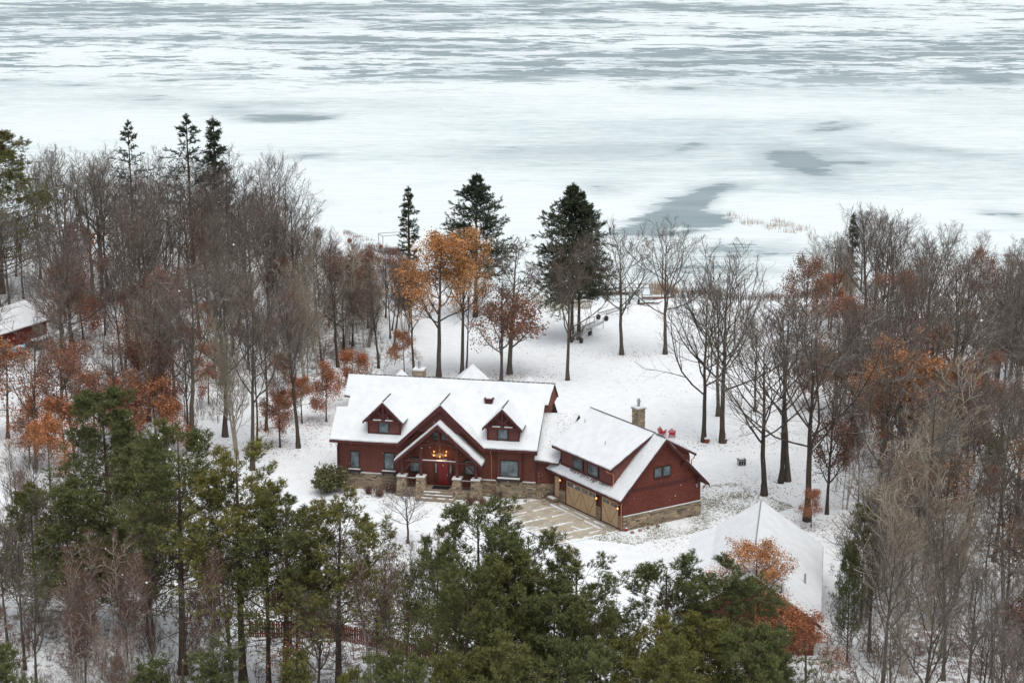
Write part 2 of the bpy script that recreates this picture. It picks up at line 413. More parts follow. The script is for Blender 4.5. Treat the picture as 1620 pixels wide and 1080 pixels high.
deep = ramp(n, noise(n, mapping(n, pos, (.06, .2, 1)), 1.0, 3), [(.35, (.22, .295, .31)), (.65, (.29, .36, .375))]).outputs[0]
mott = math_(n, 'MULTIPLY', sstep(n, math_(n, 'ADD', math_(n, 'MULTIPLY', e5, .40), math_(n, 'ADD', math_(n, 'MULTIPLY', e3, .55), math_(n, 'MULTIPLY', e7, .50))), .69, .88), .62)
sn = ramp(n, e6, [(.3, (.68, .755, .76)), (.62, (.785, .845, .848))]).outputs[0]
# pale partly covered ice round the dark ice
half = math_(n, 'MULTIPLY', sstep(n, math_(n, 'ADD', ab, math_(n, 'MULTIPLY', math_(n, 'SUBTRACT', e1, .5), .5)), .45, .62), .30)
c = mix(n, mott, sn, (.50, .615, .62)); c = mix(n, half, c, (.45, .55, .56)); c = mix(n, dark, c, deep)
n.links.new(c, b.inputs['Base Color'])
n.links.new(math_(n, 'MULTIPLY_ADD', dark, -.3, .75), b.inputs['Roughness'])
me.materials.append(m)
tag(link('frozen_lake', me), kind='structure')

# ------------------------------------------------------------------ the red house with its garage wing
MO = un(537, 768); MA = math.radians(-11.2)
GO = un(985, 838); GA = math.radians(-57.2)
house = thing('lake_house', 'dark red lake house with snowy gable roofs, lit timber porch and angled tan-door garage wing', 'house', (MO[0], MO[1], 0), MA)
MW = Matrix.Translation((MO[0], MO[1], 0)) @ Matrix.Rotation(MA, 4, 'Z')
GW = Matrix.Translation((GO[0], GO[1], 0)) @ Matrix.Rotation(GA, 4, 'Z')
GM = MW.inverted() @ GW                       # garage coordinates -> house coordinates
def toM(wx, wy): p = MW.inverted() @ Vector((wx, wy, 0)); return p.x, p.y
SN = .13

def roof_pair(polys, name, parent, M=None, th=.16, snow=True, inset=.03, sm=None, lift=SN):
    """roof boards and the snow lying on them; every polygon is the top outline of the snow"""
    a = MB(M); c = MB(M)
    for P in polys:
        P = [Vector(p) for p in P]; cen = sum(P, Vector())/len(P)
        a.slab([p-Vector((0, 0, lift)) for p in P], th)
        Q = [p+(cen-p).normalized()*inset for p in P]
        c.slab([q_ for q_ in Q], lift-.004)
    r = a.build(name, M_roofb, parent)
    if snow: uneven(c.build('snow_cover', sm or M_snow, r))
    return r
def uneven(o, cell=.45, amp=.035, edge=.045):
    """cut a snow sheet into small faces and let its top and lip wander"""
    bm = bmesh.new(); bm.from_mesh(o.data)
    bmesh.ops.triangulate(bm, faces=[f for f in bm.faces if len(f.verts) > 4])
    for _ in range(6):
        E_ = [e for e in bm.edges if e.calc_length() > cell*1.5]
        if not E_ or len(bm.faces) > 9000: break
        bmesh.ops.subdivide_edges(bm, edges=E_, cuts=1)
        bmesh.ops.triangulate(bm, faces=[f for f in bm.faces if len(f.verts) > 4])
    from mathutils import noise as mn
    for v_ in bm.verts:
        k = v_.co*1.3
        v_.co.z += amp*mn.noise(k)+amp*.5*mn.noise(v_.co*4.0)
        v_.co.x += edge*mn.noise(v_.co*2.1+Vector((7, 0, 0))); v_.co.y += edge*mn.noise(v_.co*2.3+Vector((0, 9, 0)))
    bm.normal_update(); bm.to_mesh(o.data); bm.free(); o.data.update(); return o

SW_V = []
def stone_run(path, z0, z1, M=None, out=.1, seedk=0):
    """separate ledge stones along a wall line; returns the collecting builder"""
    rr = random.Random(seedk); mb = MB(M)
    for (x0, y0), (x1, y1) in zip(path[:-1], path[1:]):
        L = math.hypot(x1-x0, y1-y0); tx, ty = (x1-x0)/L, (y1-y0)/L; nx, ny = ty, -tx
        z = z0
        while z < z1-.03:
            h = min(rr.choice((.09, .12, .15, .2)), z1-z); s = -rr.random()*.3
            while s < L-.02:
                l = rr.uniform(.22, .75); a = max(0, s+.012); e = min(L, s+l-.012); o_ = out+rr.uniform(-.03, .05)
                if e-a > .03:
                    pts = []
                    for zz in (z+.01, z+h-.01):
                        for (t, d) in ((a, -.02), (e, -.02), (e, o_), (a, o_)): pts.append((x0+tx*t+nx*d, y0+ty*t+ny*d, zz))
                    mb.add(pts, [(0,3,2,1),(4,5,6,7),(0,1,5,4),(1,2,6,5),(2,3,7,6),(3,0,4,7)])
                s += l
            z += h
    return mb
def stones(path, z0, z1, name, parent, M=None, out=.1, seedk=0):
    o = stone_run(path, z0, z1, M, out, seedk).build(name, M_stone, parent); o['kind'] = 'stuff'; return o

def window(parent, u0, u1, z0, z1, v, M=None, cols=2, panes=1, rows=1, transom=0.0, label=None):
    """window > pane, sash: in the wall plane v, facing -v"""
    f = MB(M); t = .09
    f.box(u0-t, u0, v-.07, v+.04, z0-t, z1+t); f.box(u1, u1+t, v-.07, v+.04, z0-t, z1+t)
    f.box(u0, u1, v-.07, v+.04, z1, z1+t); f.box(u0, u1, v-.09, v+.04, z0-t, z0)
    w_ = f.build('window', M_casing, parent)
    if label: w_['label'] = label
    W = (u1-u0)/panes
    for i in range(panes):
        a = u0+i*W; b_ = a+W
        g = MB(M); g.box(a+.05, b_-.05, v-.012, v+.012, z0+.05, z1-.05); g.build('pane', M_glass, w_)
        s_ = MB(M); k = .05
        s_.box(a, a+k, v-.035, v+.01, z0, z1); s_.box(b_-k, b_, v-.035, v+.01, z0, z1)
        s_.box(a+k, b_-k, v-.035, v+.01, z0, z0+k); s_.box(a+k, b_-k, v-.035, v+.01, z1-k, z1)
        zt = z1-transom if transom else z0
        if transom: s_.box(a+k, b_-k, v-.032, v+.008, zt-.018, zt+.018)
        for j in range(1, cols):
            x = a+(b_-a)*j/cols; s_.box(x-.024, x+.024, v-.03, v+.006, zt+.02, z1-k)
        s_.build('sash', M_muntin, w_)
    return w_

def RZ(v): return 5.49+.85*v     # height of the snow surface on the main front slope
# walls
wl = MB(); wl.box(0, 19.7, 0, 10.8, -.3, 5.15)
for ua, ub in ((.55, 19.55),):
    prof = [(.2, 5.1), (10.6, 5.1), (5.4, RZ(5.4)-.42)]
    wl.add([(ua, a, z) for a, z in prof]+[(ub, a, z) for a, z in prof], [(0,2,1),(3,4,5),(0,1,4,3),(1,2,5,4),(2,0,3,5)])
wl.build('wall', M_siding, house)
front = [(-.75,-.6),(6.4,-.6),(10.45,4.15),(14.5,-.6),(19.95,-.6),(19.95,3.5),(20.3,3.55),(20.55,5.4),(-.4,5.4),(-.3,3.45),(.3,3.4),(.3,2.35),(-.8,2.3)]
backp = [(-.4,5.4),(20.6,5.4),(20.6,7.3),(20.0,7.35),(20.0,11.6),(-.75,11.6)]
def bz(v): return RZ(5.4)-.85*(v-5.4)
roof_pair([[(u, a, RZ(a)) for u, a in front], [(u, a, bz(a)) for u, a in backp]], 'roof', house)
tr = MB()      # fascia, eave board, corner boards
for a, b_ in ((-.75, 6.05), (14.9, 19.95)):
    tr = MB(); tr.box(a, b_, -.66, -.6, RZ(-.6)-.36, RZ(-.6)-.14); tr.build('fascia', M_trim, house)
for u, v0 in ((-.02, -.03), (19.72, -.03)):
    b_ = MB(); b_.box(u-.1, u+.1, v0, v0+.2, 1.5, 4.7); b_.build('corner_board', M_trim, house)
for a, b_ in ((-.7, 6.05), (15.0, 19.9)):
    gt = MB(); gt.box(a, b_, -.78, -.665, RZ(-.6)-.32, RZ(-.6)-.18); gt.build('gutter', M_trim, house)
cpb = MB()
for i in range(42):
    a = -.3+i*.5; cpb.box(a, a+.44, 5.33, 5.47, RZ(5.4)-.05, RZ(5.4)+.012+random.random()*.02)
o = cpb.build('ridge_cap', M_cap, house)
sf = MB(); sf.slab([(20.5, 3.6, RZ(3.6)-.35), (20.5, 5.4, RZ(5.4)-.35), (20.5, 7.2, bz(7.2)-.35), (20.5, 5.4, RZ(5.4)-2.0)], .12, d=(-1, 0, 0)); 
sf.build('gable_screen', M_soffit, house)
g2 = MB(); g2.slab([(19.75, 1.4, RZ(1.4)-.35), (19.75, 3.8, RZ(3.8)-.35), (19.75, 5.4, RZ(5.4)-.35), (19.75, 9.2, bz(9.2)-.35)], .1, d=(-1, 0, 0)); g2.build('gable_wall', M_soffit, house)
# stone base
stones([(0, 10.8), (0, 0), (6.2, 0)], -.1, 1.48, 'stone_base', house, seedk=1)
stones([(14.35, 0), (15.85, 0), (15.85, -.18), (18.35, -.18), (18.35, 0), (19.7, 0)], -.1, 1.5, 'stone_base', house, seedk=2)
lx, ly = toM(*(GW @ Vector((-11.4, 0, 0))).xy)
stones([(19.7, 0), (lx, ly)], -.1, 1.45, 'stone_base', house, seedk=3)
for a, b_ in (((-.15, 6.2), 1.48), ((14.35, 15.8), 1.5), ((18.4, 19.7), 1.5)):
    s_ = MB(); s_.box(a[0], a[1], -.2, -.004, b_, b_+.05); l_ = s_.build('stone_ledge', M_stone, house)
    s_ = MB(); s_.box(a[0]+.02, a[1]-.02, -.19, -.01, b_+.05, b_+.10); s_.build('snow_cover', M_snow, l_)
s_ = MB(); s_.box(15.7, 18.5, -.36, -.16, 1.5, 1.55); l_ = s_.build('stone_ledge', M_stone, house)
# bay
by = MB(); by.box(15.85, 18.35, -.16, -.002, -.1, 4.72); by.build('bay_wall', M_siding, house)
for u in (15.82, 18.28):
    b_ = MB(); b_.box(u, u+.14, -.2, -.17, 1.56, 4.7); b_.build('corner_board', M_trim, house)
window(house, 1.25, 2.05, 2.05, 3.6, -.01, cols=2, transom=.45, label='narrow window behind the thin bare shrub')
window(house, 4.68, 5.55, 2.05, 3.62, -.01, cols=3, transom=.45)
window(house, 16.3, 17.95, 2.08, 3.6, -.17, cols=3, panes=2, transom=.45, label='wide double window over a snowy planter')
for a, b_, v_ in ((1.0, 2.3, 0), (4.4, 5.85, 0), (15.95, 18.25, -.17)):
    p = MB(); p.box(a, b_, v_-.42, v_-.05, 1.62, 1.9)
    for t in (a+.15, b_-.25): p.box(t, t+.1, v_-.3, v_-.05, 1.4, 1.62)
    pb = p.build('planter_box', M_casing, house)
    p = MB(); p.box(a+.04, b_-.04, v_-.39, v_-.08, 1.9, 1.93+(.05 if a > 15 else 0)); p.build('snow_cover', M_snow, pb)
# link between house and garage
lk = MB(); lk.slab([(19.6, 0, 4.2), (lx, ly, 4.2), (lx+1.5, 6, 4.2), (19.6, 6, 4.2)], 4.4)
lk.slab([(19.6, .6, 4.6), (22.3, .6, 4.6), (23.0, 3.8, 6.7), (19.6, 3.8, 6.7)], 1.5)
lk.build('link_wall', M_siding, house)
# a porch-like roof between, with shingles showing through
def LZ(v): return 4.02+.80*(v+.35)
roof_pair([[(19.6, -.35, LZ(-.35)), (22.0, -.55, LZ(-.55)), (23.2, 4.0, LZ(4.0)), (19.6, 4.0, LZ(4.0))], [(19.6, 4.0, LZ(4.0)), (23.2, 4.0, LZ(4.0)), (23.8, 8.6, LZ(4.0)-3.6), (19.6, 8.6, LZ(4.0)-3.6)]],
          'link_roof', house, sm=M_snowthin)
# dormers on the front slope
def dormer(u0, u1, v0, ze, za, name='dormer'):
    uc = (u0+u1)/2; r = MB(); vb = v0+5.0
    r.box(u0, u1, v0, v0+3.0, RZ(v0)-.3, ze-.1)
    r.add([(u0, v0, ze-.12), (u1, v0, ze-.12), (uc, v0, za-.35), (u0, v0+4, ze-.12), (u1, v0+4, ze-.12), (uc, v0+4, za-.35)], [(0,1,2),(5,4,3),(0,3,4,1),(1,4,5,2),(2,5,3,0)])
    d = r.build(name, M_sidpale, house)
    ov = .38; k = (za-ze)/((u1-u0)/2+ov)*1.0
    def meet(z): return (z-5.49)/.85+.08
    zr = za; zee = ze-.05
    vf = v0-.62
    P1 = [(uc, vf, zr), (uc, meet(zr), zr), (u0-ov, meet(zee), zee), (u0-ov, vf, zee)]
    P2 = [(uc, vf, zr), (u1+ov, vf, zee), (u1+ov, meet(zee), zee), (uc, meet(zr), zr)]
    a = MB(); c = MB()
    for P in (P1, P2):
        a.slab([(x, y, z-.11) for x, y, z in P], .14); c.slab([(x, y+(.06 if y == vf else 0), z) for x, y, z in P], .105)
    a.build('dormer_roof', M_roofb, d); uneven(c.build('snow_cover', M_snow, d))
    t = MB()      # bargeboards and the timber truss
    for sx, ue in ((1, u0-ov), (-1, u1+ov)):
        t.slab([(uc, vf-.05, zr-.06), (ue, vf-.05, zee-.06), (ue, vf-.05, zee-.32), (uc, vf-.05, zr-.36)], .05, d=(0, 1, 0))
    t.build('bargeboard', M_trim, d)
    t = MB(); zb = ze-.02
    t.box(u0-.12, u1+.12, vf+.12, vf+.3, zb-.16, zb+.04)
    t.box(uc-.08, uc+.08, vf+.13, vf+.29, zb, za-.4)
    for sx in (-1, 1):
        t.beam((uc+sx*.05, vf+.2, zb+.35), (uc+sx*.62, vf+.2, zb+.95), .1, .12)
        t.beam((uc+sx*.95, vf+.2, zb+.05), (uc+sx*.05, vf+.2, zb+.42), .1, .12)
    t.build('truss', M_timber, d)
    t = MB()
    for sx in (-1, 1): t.box(min(uc+sx*.2, uc+sx*.98), max(uc+sx*.2, uc+sx*.98), vf+.13, vf+.29, zb+.04, zb+.12)
    t.build('snow_on_truss', M_snow, d)
    t = MB()
    for u in (u0-.03, u1-.12): t.box(u, u+.15, v0-.05, v0-.002, RZ(v0)-.1, ze-.2)
    t.box(u0+.13, u1-.13, v0-.05, v0-.002, RZ(v0)-.12, RZ(v0)+.08)
    t.build('dormer_trim', M_trim, d)
    window(house, uc-.5, uc+.42, RZ(v0)+.12, RZ(v0)+1.42, v0-.01, cols=2, transom=.4)
dormer(3.0, 6.28, .1, 7.0, 8.95); dormer(14.9, 18.05, .1, 6.98, 8.9)
# big cross gable and porch
uc = 10.45; h = 4.37
g = MB(); g.slab([(uc-h+.5, -.02, 4.6), (uc+h-.5, -.02, 4.6), (uc, -.02, 8.55)], .3, d=(0, 1, 0)); g.build('gable_wall', M_siding, house)
cg = roof_pair([[(uc, -.8, 9.05), (uc, 4.7, 9.05), (uc-h, -.2, 4.93), (uc-h, -.8, 4.93)], [(uc, -.8, 9.05), (uc+h, -.8, 4.93), (uc+h, -.2, 4.93), (uc, 4.7, 9.05)]], 'gable_roof', house)
for sx in (-1, 1):
    t = MB(); t.slab([(uc, -.86, 9.0), (uc+sx*h, -.86, 4.88), (uc+sx*h, -.86, 4.45), (uc, -.86, 8.45)], .06, d=(0, 1, 0)); t.build('bargeboard', M_trim, house)
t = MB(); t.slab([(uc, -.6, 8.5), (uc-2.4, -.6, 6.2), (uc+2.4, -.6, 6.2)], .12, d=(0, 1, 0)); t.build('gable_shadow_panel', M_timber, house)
# ridge caps seen as thin dark lines
for a in ((uc-.05, uc+.05, -.7, 3.4, 8.98, 9.085), (4.6, 4.7, -.4, 2.6, 8.88, 8.985), (16.43, 16.53, -.4, 2.6, 8.83, 8.935)):
    t = MB(); t.box(*a); t.build('ridge_cap', M_cap, house)
# porch
pc = 10.4; ph = 4.33; za, zl = 7.5, 3.62
pr_ = MB(); c = MB()
for sx in (-1, 1):
    P = [(pc, -1.85, za), (pc+sx*ph, -1.85, zl), (pc+sx*ph, -.08, zl), (pc, -.08, za)]
    if sx > 0: P = P
    pr_.slab([(x, y, z-.2) for x, y, z in P], .16); c.slab([(x, y+(.05 if y < -1 else 0), z+.02) for x, y, z in P], .2)
po = pr_.build('porch_roof', M_roofb, house); uneven(c.build('snow_cover', M_snow, po))
for sx in (-1, 1):
    t = MB(); t.slab([(pc, -1.92, za-.16), (pc+sx*ph, -1.92, zl-.16), (pc+sx*ph, -1.92, zl-.5), (pc, -1.92, za-.58)], .07, d=(0, 1, 0)); t.build('bargeboard', M_trim, house)
piers = [6.72, 8.6, 12.2, 14.05]
for u in piers:
    p = MB(); b0, b1 = .52, .36; vc = -1.15
    p.add([(u-b0, vc-b0, -.1), (u+b0, vc-b0, -.1), (u+b0, vc+b0, -.1), (u-b0, vc+b0, -.1), (u-b1, vc-b1, 1.75), (u+b1, vc-b1, 1.75), (u+b1, vc+b1, 1.75), (u-b1, vc+b1, 1.75)],
          [(0,3,2,1),(4,5,6,7),(0,1,5,4),(1,2,6,5),(2,3,7,6),(3,0,4,7)])
    pier = p.build('stone_pier', M_mortar, house)
    rr = random.Random(int(u*10)); q = MB(); z = -.05
    while z < 1.72:
        hh = rr.choice((.13, .17, .22)); f_ = b0+(b1-b0)*(z/1.75)+.01
        for k_ in range(4):
            a = -f_
            while a < f_-.05:
                l = rr.uniform(.2, .5); e = min(f_, a+l); d0 = f_+rr.uniform(0, .05)
                A = Matrix.Translation((u, vc, 0)) @ Matrix.Rotation(k_*math.pi/2, 4, 'Z')
                pts = [A @ Vector((x, y, zz)) for zz in (z, z+hh-.02) for x, y in ((a, -d0), (e-.02, -d0), (e-.02, -f_+.1), (a, -f_+.1))]
                q.add(pts, [(0,3,2,1),(4,5,6,7),(0,1,5,4),(1,2,6,5),(2,3,7,6),(3,0,4,7)]); a += l
        z += hh
    so = q.build('stone_facing', M_stone, pier); so['kind'] = 'stuff'
    q = MB(); q.box(u-.47, u+.47, vc-.47, vc+.47, 1.76, 1.86); q.build('cap_stone', M_stone, pier)
    q = MB(); q.box(u-.45, u+.45, vc-.45, vc+.45, 1.86, 1.97); q.build('snow_cap', M_snow, pier)
    q = MB(); top = za-abs(u-pc)*.9-.45; q.box(u-.13, u+.13, vc-.13, vc+.13, 1.97, top); q.build('post', M_timber, house)
q = MB(); q.box(piers[0], piers[3], -1.25, -1.05, 3.32, 3.52); q.build('tie_beam', M_timber, house)
q = MB(); q.box(8.5, 12.3, -1.24, -1.06, 3.52, 3.56); q.build('snow_on_beam', M_snow, house)
q = MB(); pts = [(piers[1]+.1+(piers[2]-piers[1]-.2)*i/8, -1.15, 4.98+.33*math.sin(math.pi*i/8)) for i in range(9)]
for a, b_ in zip(pts[:-1], pts[1:]): q.beam(a, b_, .16, .24)
q.build('arched_beam', M_timber, house)
q = MB(); q.box(pc-.1, pc+.1, -1.24, -1.06, 5.35, 6.95); q.build('king_post', M_timber, house)
for sx, u in ((1, piers[0]), (-1, piers[3])):
    q = MB(); q.beam((u+sx*.1, -1.15, 2.35), (u+sx*1.0, -1.15, 3.3), .13, .13); q.build('brace', M_timber, house)
# pair of glazed triangles over the door
for a in (([(9.55, 5.35), (10.2, 5.35), (10.2, 6.75), (9.95, 6.5), (9.55, 6.0)]), ([(10.45, 5.35), (11.45, 5.35), (10.45, 6.35)])):
    cx_ = sum(p[0] for p in a)/len(a); cz_ = sum(p[1] for p in a)/len(a)
    q = MB(); q.slab([(cx_+(x-cx_)*1.22, -.05, cz_+(z-cz_)*1.22) for x, z in a], .04, d=(0, 1, 0)); w_ = q.build('window', M_casing, house)
    q = MB(); q.slab([(x, -.08, z) for x, z in a], .025, d=(0, 1, 0)); q.build('pane', M_glass, w_)
window(house, 7.25, 8.15, 2.0, 2.88, -.03, cols=1); window(house, 7.35, 8.15, 3.1, 3.32, -.03, cols=3)
window(house, 12.75, 13.6, 2.0, 2.88, -.03, cols=1); window(house, 12.75, 13.6, 3.1, 3.32, -.03, cols=3)
# door
q = MB(); q.box(9.62, 11.5, -.09, -.03, .76, 3.55); dr = q.build('door_surround', M_trim, house)
q = MB(); q.box(10.05, 11.05, -.13, -.092, .8, 3.05)
d_ = q.build('front_door', M_door, house)
q = MB()
for a, b_, z0, z1 in ((10.13, 10.5, .95, 2.3), (10.6, 10.97, .95, 2.3), (10.13, 10.97, 2.42, 2.62)): q.box(a, b_, -.15, -.131, z0, z1)
q.build('door_panel', M_door, d_)
q = MB(); q.box(10.95, 11.0, -.2, -.14, 1.75, 1.95); q.build('handle', M_metal, d_)
q = MB(); q.box(10.47, 10.63, -.15, -.132, 2.7, 2.85); q.build('door_light', M_glass, d_)
for a, b_, z0, z1 in ((9.75, 9.92, 2.0, 2.95), (11.2, 11.37, 2.0, 2.95), (9.75, 9.92, 3.12, 3.3), (11.2, 11.37, 3.12, 3.3), (10.15, 10.95, 3.15, 3.42)):
    q = MB(); q.box(a, b_, -.12, -.091, z0, z1); q.build('pane', M_glass, dr)
# deck, steps, railings
q = MB(); q.box(6.3, 14.45, -1.5, -.1, -.1, .72); q.build('porch_deck', M_stone, house)
stones([(7.2, -1.5), (8.6, -1.5)], -.05, .7, 'stone_base', house, out=.04, seedk=5); stones([(12.2, -1.5), (14.2, -1.5)], -.05, .7, 'stone_base', house, out=.04, seedk=6)
for i, (a, b_, d0, z) in enumerate(((8.95, 11.9, -1.95, .54), (8.9, 11.95, -2.35, .36), (8.3, 12.2, -2.8, .18))):
    q = MB(); q.box(a, b_, d0, -1.45+i*.0, -.1, z); s_ = q.build('step', M_stone, house)
    q = MB(); rr = random.Random(i)
    x = a+.05
    while x < b_-.2:
        l = rr.uniform(.2, .6)
        if rr.random() < .8: q.box(x, min(b_-.03, x+l), d0+.03, d0+rr.uniform(.18, .4), z+.002, z+rr.uniform(.03, .06))
        x += l
    q.build('snow_on_step', M_snow, s_)
for a, b_ in ((7.1, 8.2), (12.6, 13.65)):
    q = MB(); q.box(a, b_, -1.2, -1.1, 1.55, 1.65); q.box(a, b_, -1.2, -1.1, .9, .98)
    for k_ in range(3):
        x0 = a+(b_-a)*k_/3; x1 = a+(b_-a)*(k_+1)/3
        q.beam((x0, -1.15, .98), (x1, -1.15, 1.55), .05, .05); q.beam((x1, -1.15, .98), (x0, -1.15, 1.55), .05, .05)
    r_ = q.build('railing', M_timber, house)
    q = MB(); q.box(a, b_, -1.19, -1.11, 1.65, 1.69); q.build('snow_cover', M_snow, r_)
# gutters, vent, chimneys, rear gables
q = MB(); q.tube([(15.35, -.72, 4.65), (15.35, -.3, 4.2), (15.35, -.12, 4.0), (15.35, -.12, .1)], .055, 6); q.build('downspout', M_copper, house)
q = MB(); q.tube([(-.1, -.6, 4.5), (-.1, -.12, 4.1), (-.1, -.12, .1)], .05, 6); q.build('downspout', M_trim, house)
q = MB(); vz = RZ(3.5); q.box(14.0, 14.75, 3.25, 3.8, vz-.3, vz+.22); q.box(13.9, 14.85, 3.15, 3.9, vz+.22, vz+.3); vt = q.build('roof_vent', M_trim, house)
q = MB(); q.box(14.1, 14.65, 3.25, 3.75, vz+.3, vz+.38); q.build('snow_cap', M_snow, vt)
def chimney(cx_, cy_, w_, z1, M, rz, sk):
    q = MB(M); q.box(cx_-w_/2+.08, cx_+w_/2-.08, cy_-w_/2+.08, cy_+w_/2-.08, 0, z1-.02); ch = q.build('chimney', M_mortar, house)
    a = w_/2-.1
    o_ = stone_run([(cx_-a, cy_+a), (cx_-a, cy_-a), (cx_+a, cy_-a), (cx_+a, cy_+a), (cx_-a, cy_+a)], z1-4.5, z1, M, seedk=sk).build('stone_facing', M_stone, ch); o_['kind'] = 'stuff'
    q = MB(M); q.box(cx_-w_/2-.05, cx_+w_/2+.05, cy_-w_/2-.05, cy_+w_/2+.05, z1, z1+.1); q.build('cap_stone', M_stone, ch)
    q = MB(M); q.box(cx_-w_/2, cx_+w_/2, cy_-w_/2, cy_+w_/2, z1+.1, z1+.24); q.build('snow_cap', M_snow, ch)
    q = MB(M); q.tube([(cx_, cy_, z1+.2), (cx_, cy_, z1+.75)], .14, 8); q.tube([(cx_, cy_, z1+.75), (cx_, cy_, z1+.8)], .22, 8); q.tube([(cx_, cy_, z1+.8), (cx_, cy_, z1+1.0)], .12, 8); q.build('flue', M_metal, ch)
chimney(6.0, 9.0, 1.15, 9.75, None, 0, 11)
chimney(-10.42, 9.35, 1.0, 7.75, GM, 0, 12)
def rear_gable(u, zr, v0, v1, hw):
    zs = zr-hw*.9
    roof_pair([[(u, v0, zr), (u, v1, zr), (u-hw, v1, zs), (u-hw, v0, zs)], [(u, v0, zr), (u+hw, v0, zs), (u+hw, v1, zs), (u, v1, zr)]], 'rear_roof', house)
    q = MB(); q.slab([(u-hw+.4, v1-.6, 0), (u+hw-.4, v1-.6, 0), (u+hw-.4, v1-.6, zs), (u, v1-.6, zr-.45), (u-hw+.4, v1-.6, zs)], v1-.6-10.8, d=(0, -1, 0)); q.build('rear_wall', M_siding, house)
rear_gable(10.75, 9.85, 5.6, 12.6, 3.6); rear_gable(3.4, 9.05, 6.4, 11.9, 2.0); rear_gable(16.8, 9.0, 6.4, 11.9, 2.0)

# ---- garage wing, in its own coordinates: u along the doors (corner at 0), v back
def GZ(v): return 3.67+1.0*v
q = MB(GM); q.box(-11.35, 0, 0, 9.0, -.2, 3.62); q.add([(-11.35, .1, 3.6), (-11.35, 8.9, 3.6), (-11.35, 4.5, 7.85), (0, .1, 3.6), (0, 8.9, 3.6), (0, 4.5, 7.85)], [(0,2,1),(3,4,5),(0,1,4,3),(1,2,5,4),(2,0,3,5)])
q.build('garage_wall', M_shake, house)
roof_pair([[(-12.45, -.6, 3.07), (.5, -.6, 3.07), (.5, 4.5, 8.17), (-11.9, 4.5, 8.17)], [(-11.9, 4.5, 8.17), (.5, 4.5, 8.17), (.5, 9.6, 3.07), (-12.45, 9.6, 3.07)]], 'garage_roof', house, GM)
for s0, s1, z0, z1 in ((4.5, -.65, 8.12, 2.97), (4.5, 9.65, 8.12, 2.97)):
    q = MB(GM); q.slab([(.56, s0, z0), (.56, s1, z1), (.56, s1, z1-.28), (.56, s0, z0-.3)], .06, d=(-1, 0, 0)); q.build('bargeboard', M_trim, house)
q = MB(GM); q.box(-.01, .06, .1, 8.9, 3.5, 3.72); q.build('band_board', M_trim, house)
q = MB(GM)
for (yv, zz) in ((.5, 3.7), (2.3, 5.6), (6.7, 5.6), (8.5, 3.7)): q.beam((0, yv, zz-.55), (.45, yv, zz+.05), .13, .13)
q.build('bracket', M_trim, house)
# shed dormers, front and rear
def shed(fv, sgn, u0, u1, nm):
    def y(v): return v if sgn > 0 else 9.0-v
    q = MB(GM); pts = [(y(.05), 3.3), (y(.05), 5.5), (y(4.4), 7.95), (y(4.4), 3.3)]
    vs = [(u0, a, z) for a, z in pts]+[(u1, a, z) for a, z in pts]
    fs = [(0,1,2,3),(7,6,5,4),(0,4,5,1),(1,5,6,2),(2,6,7,3),(3,7,4,0)]
    if sgn < 0: fs = [tuple(reversed(f)) for f in fs]
    q.add(vs, fs); d = q.build(nm, M_sidpale if sgn > 0 else M_shake, house)
    P = [(u0-.72, y(-.5), 5.56), (u1+.33, y(-.5), 5.56), (u1+.33, y(4.5), 8.3), (u0-1.3, y(4.5), 8.3)]
    if sgn < 0: P = P[::-1]
    roof_pair([P], 'dormer_roof', house, GM, th=.18)
    q = MB(GM); q.box(u0-.7, u1+.3, min(y(-.56), y(-.5)), max(y(-.56), y(-.5)), 5.26, 5.45); q.build('fascia', M_trim, house)
    q = MB(GM); q.box(u0, u1, min(y(0), y(.045)), max(y(0), y(.045)), 3.62, 3.86); q.build('base_board', M_trim, house)
    q = MB(GM)
    for a in (u0-.01, u1-.15): q.box(a, a+.16, min(y(0), y(.04)), max(y(0), y(.04)), 3.87, 5.24)
    q.build('corner_board', M_trim, house)
    q = MB(GM); e = P[1] if sgn > 0 else P[2]; f_ = P[2] if sgn > 0 else P[1]
    q.slab([(u1+.35, y(-.5), 5.42), (u1+.35, y(4.5), 8.16), (u1+.35, y(4.5), 7.94), (u1+.35, y(-.5), 5.2)], .05, d=(-1, 0, 0)); q.build('bargeboard', M_trim, house)
    return d
shed(0, 1, -10.25, -1.72, 'shed_dormer'); shed(0, -1, -10.25, -1.72, 'shed_dormer')
window(house, -8.0, -6.5, 4.0, 5.12, .0, GM, cols=2, panes=2, transom=.4); window(house, -5.6, -4.0, 4.0, 5.12, .0, GM, cols=2, panes=2, transom=.4)
GS = GM @ Matrix.Rotation(math.pi/2, 4, 'Z')      # facing +u: local x runs along v, local -y points out
window(house, 3.55, 4.32, 4.45, 5.3, -.01, GS, cols=1); window(house, 4.55, 5.35, 4.45, 5.3, -.01, GS, cols=1)
stones([(0, 0), (0, 9.0)], -.1, 1.24, 'stone_base', house, GM, seedk=21)
stones([(0, 9.0), (-11.3, 9.0)], -.1, 1.24, 'stone_base', house, GM, seedk=22)
q = MB(GM); q.box(.0, .17, -.1, 9.1, 1.245, 1.29); l_ = q.build('stone_ledge', M_stone, house)
q = MB(GM); q.box(.02, .16, -.08, 9.08, 1.29, 1.34); q.build('snow_cover', M_snow, l_)
for a, b_ in ((-10.3, -9.25), (-4.12, -3.42), (-.6, -.02)): stones([(a, 0), (b_, 0)], 0, 1.24, 'stone_base', house, GM, seedk=int(-a*10))
for a in (-11.3, -10.33, -9.28, -4.22, -3.42, -.68):
    q = MB(GM); q.box(a, a+.16, -.06, -.002, 0, 2.78 if a > -9.5 else 2.4); q.build('door_post', M_trim, house)
q = MB(GM); q.box(-9.28, -.5, -.055, -.003, 2.45, 2.75); q.build('door_header', M_trim, house)
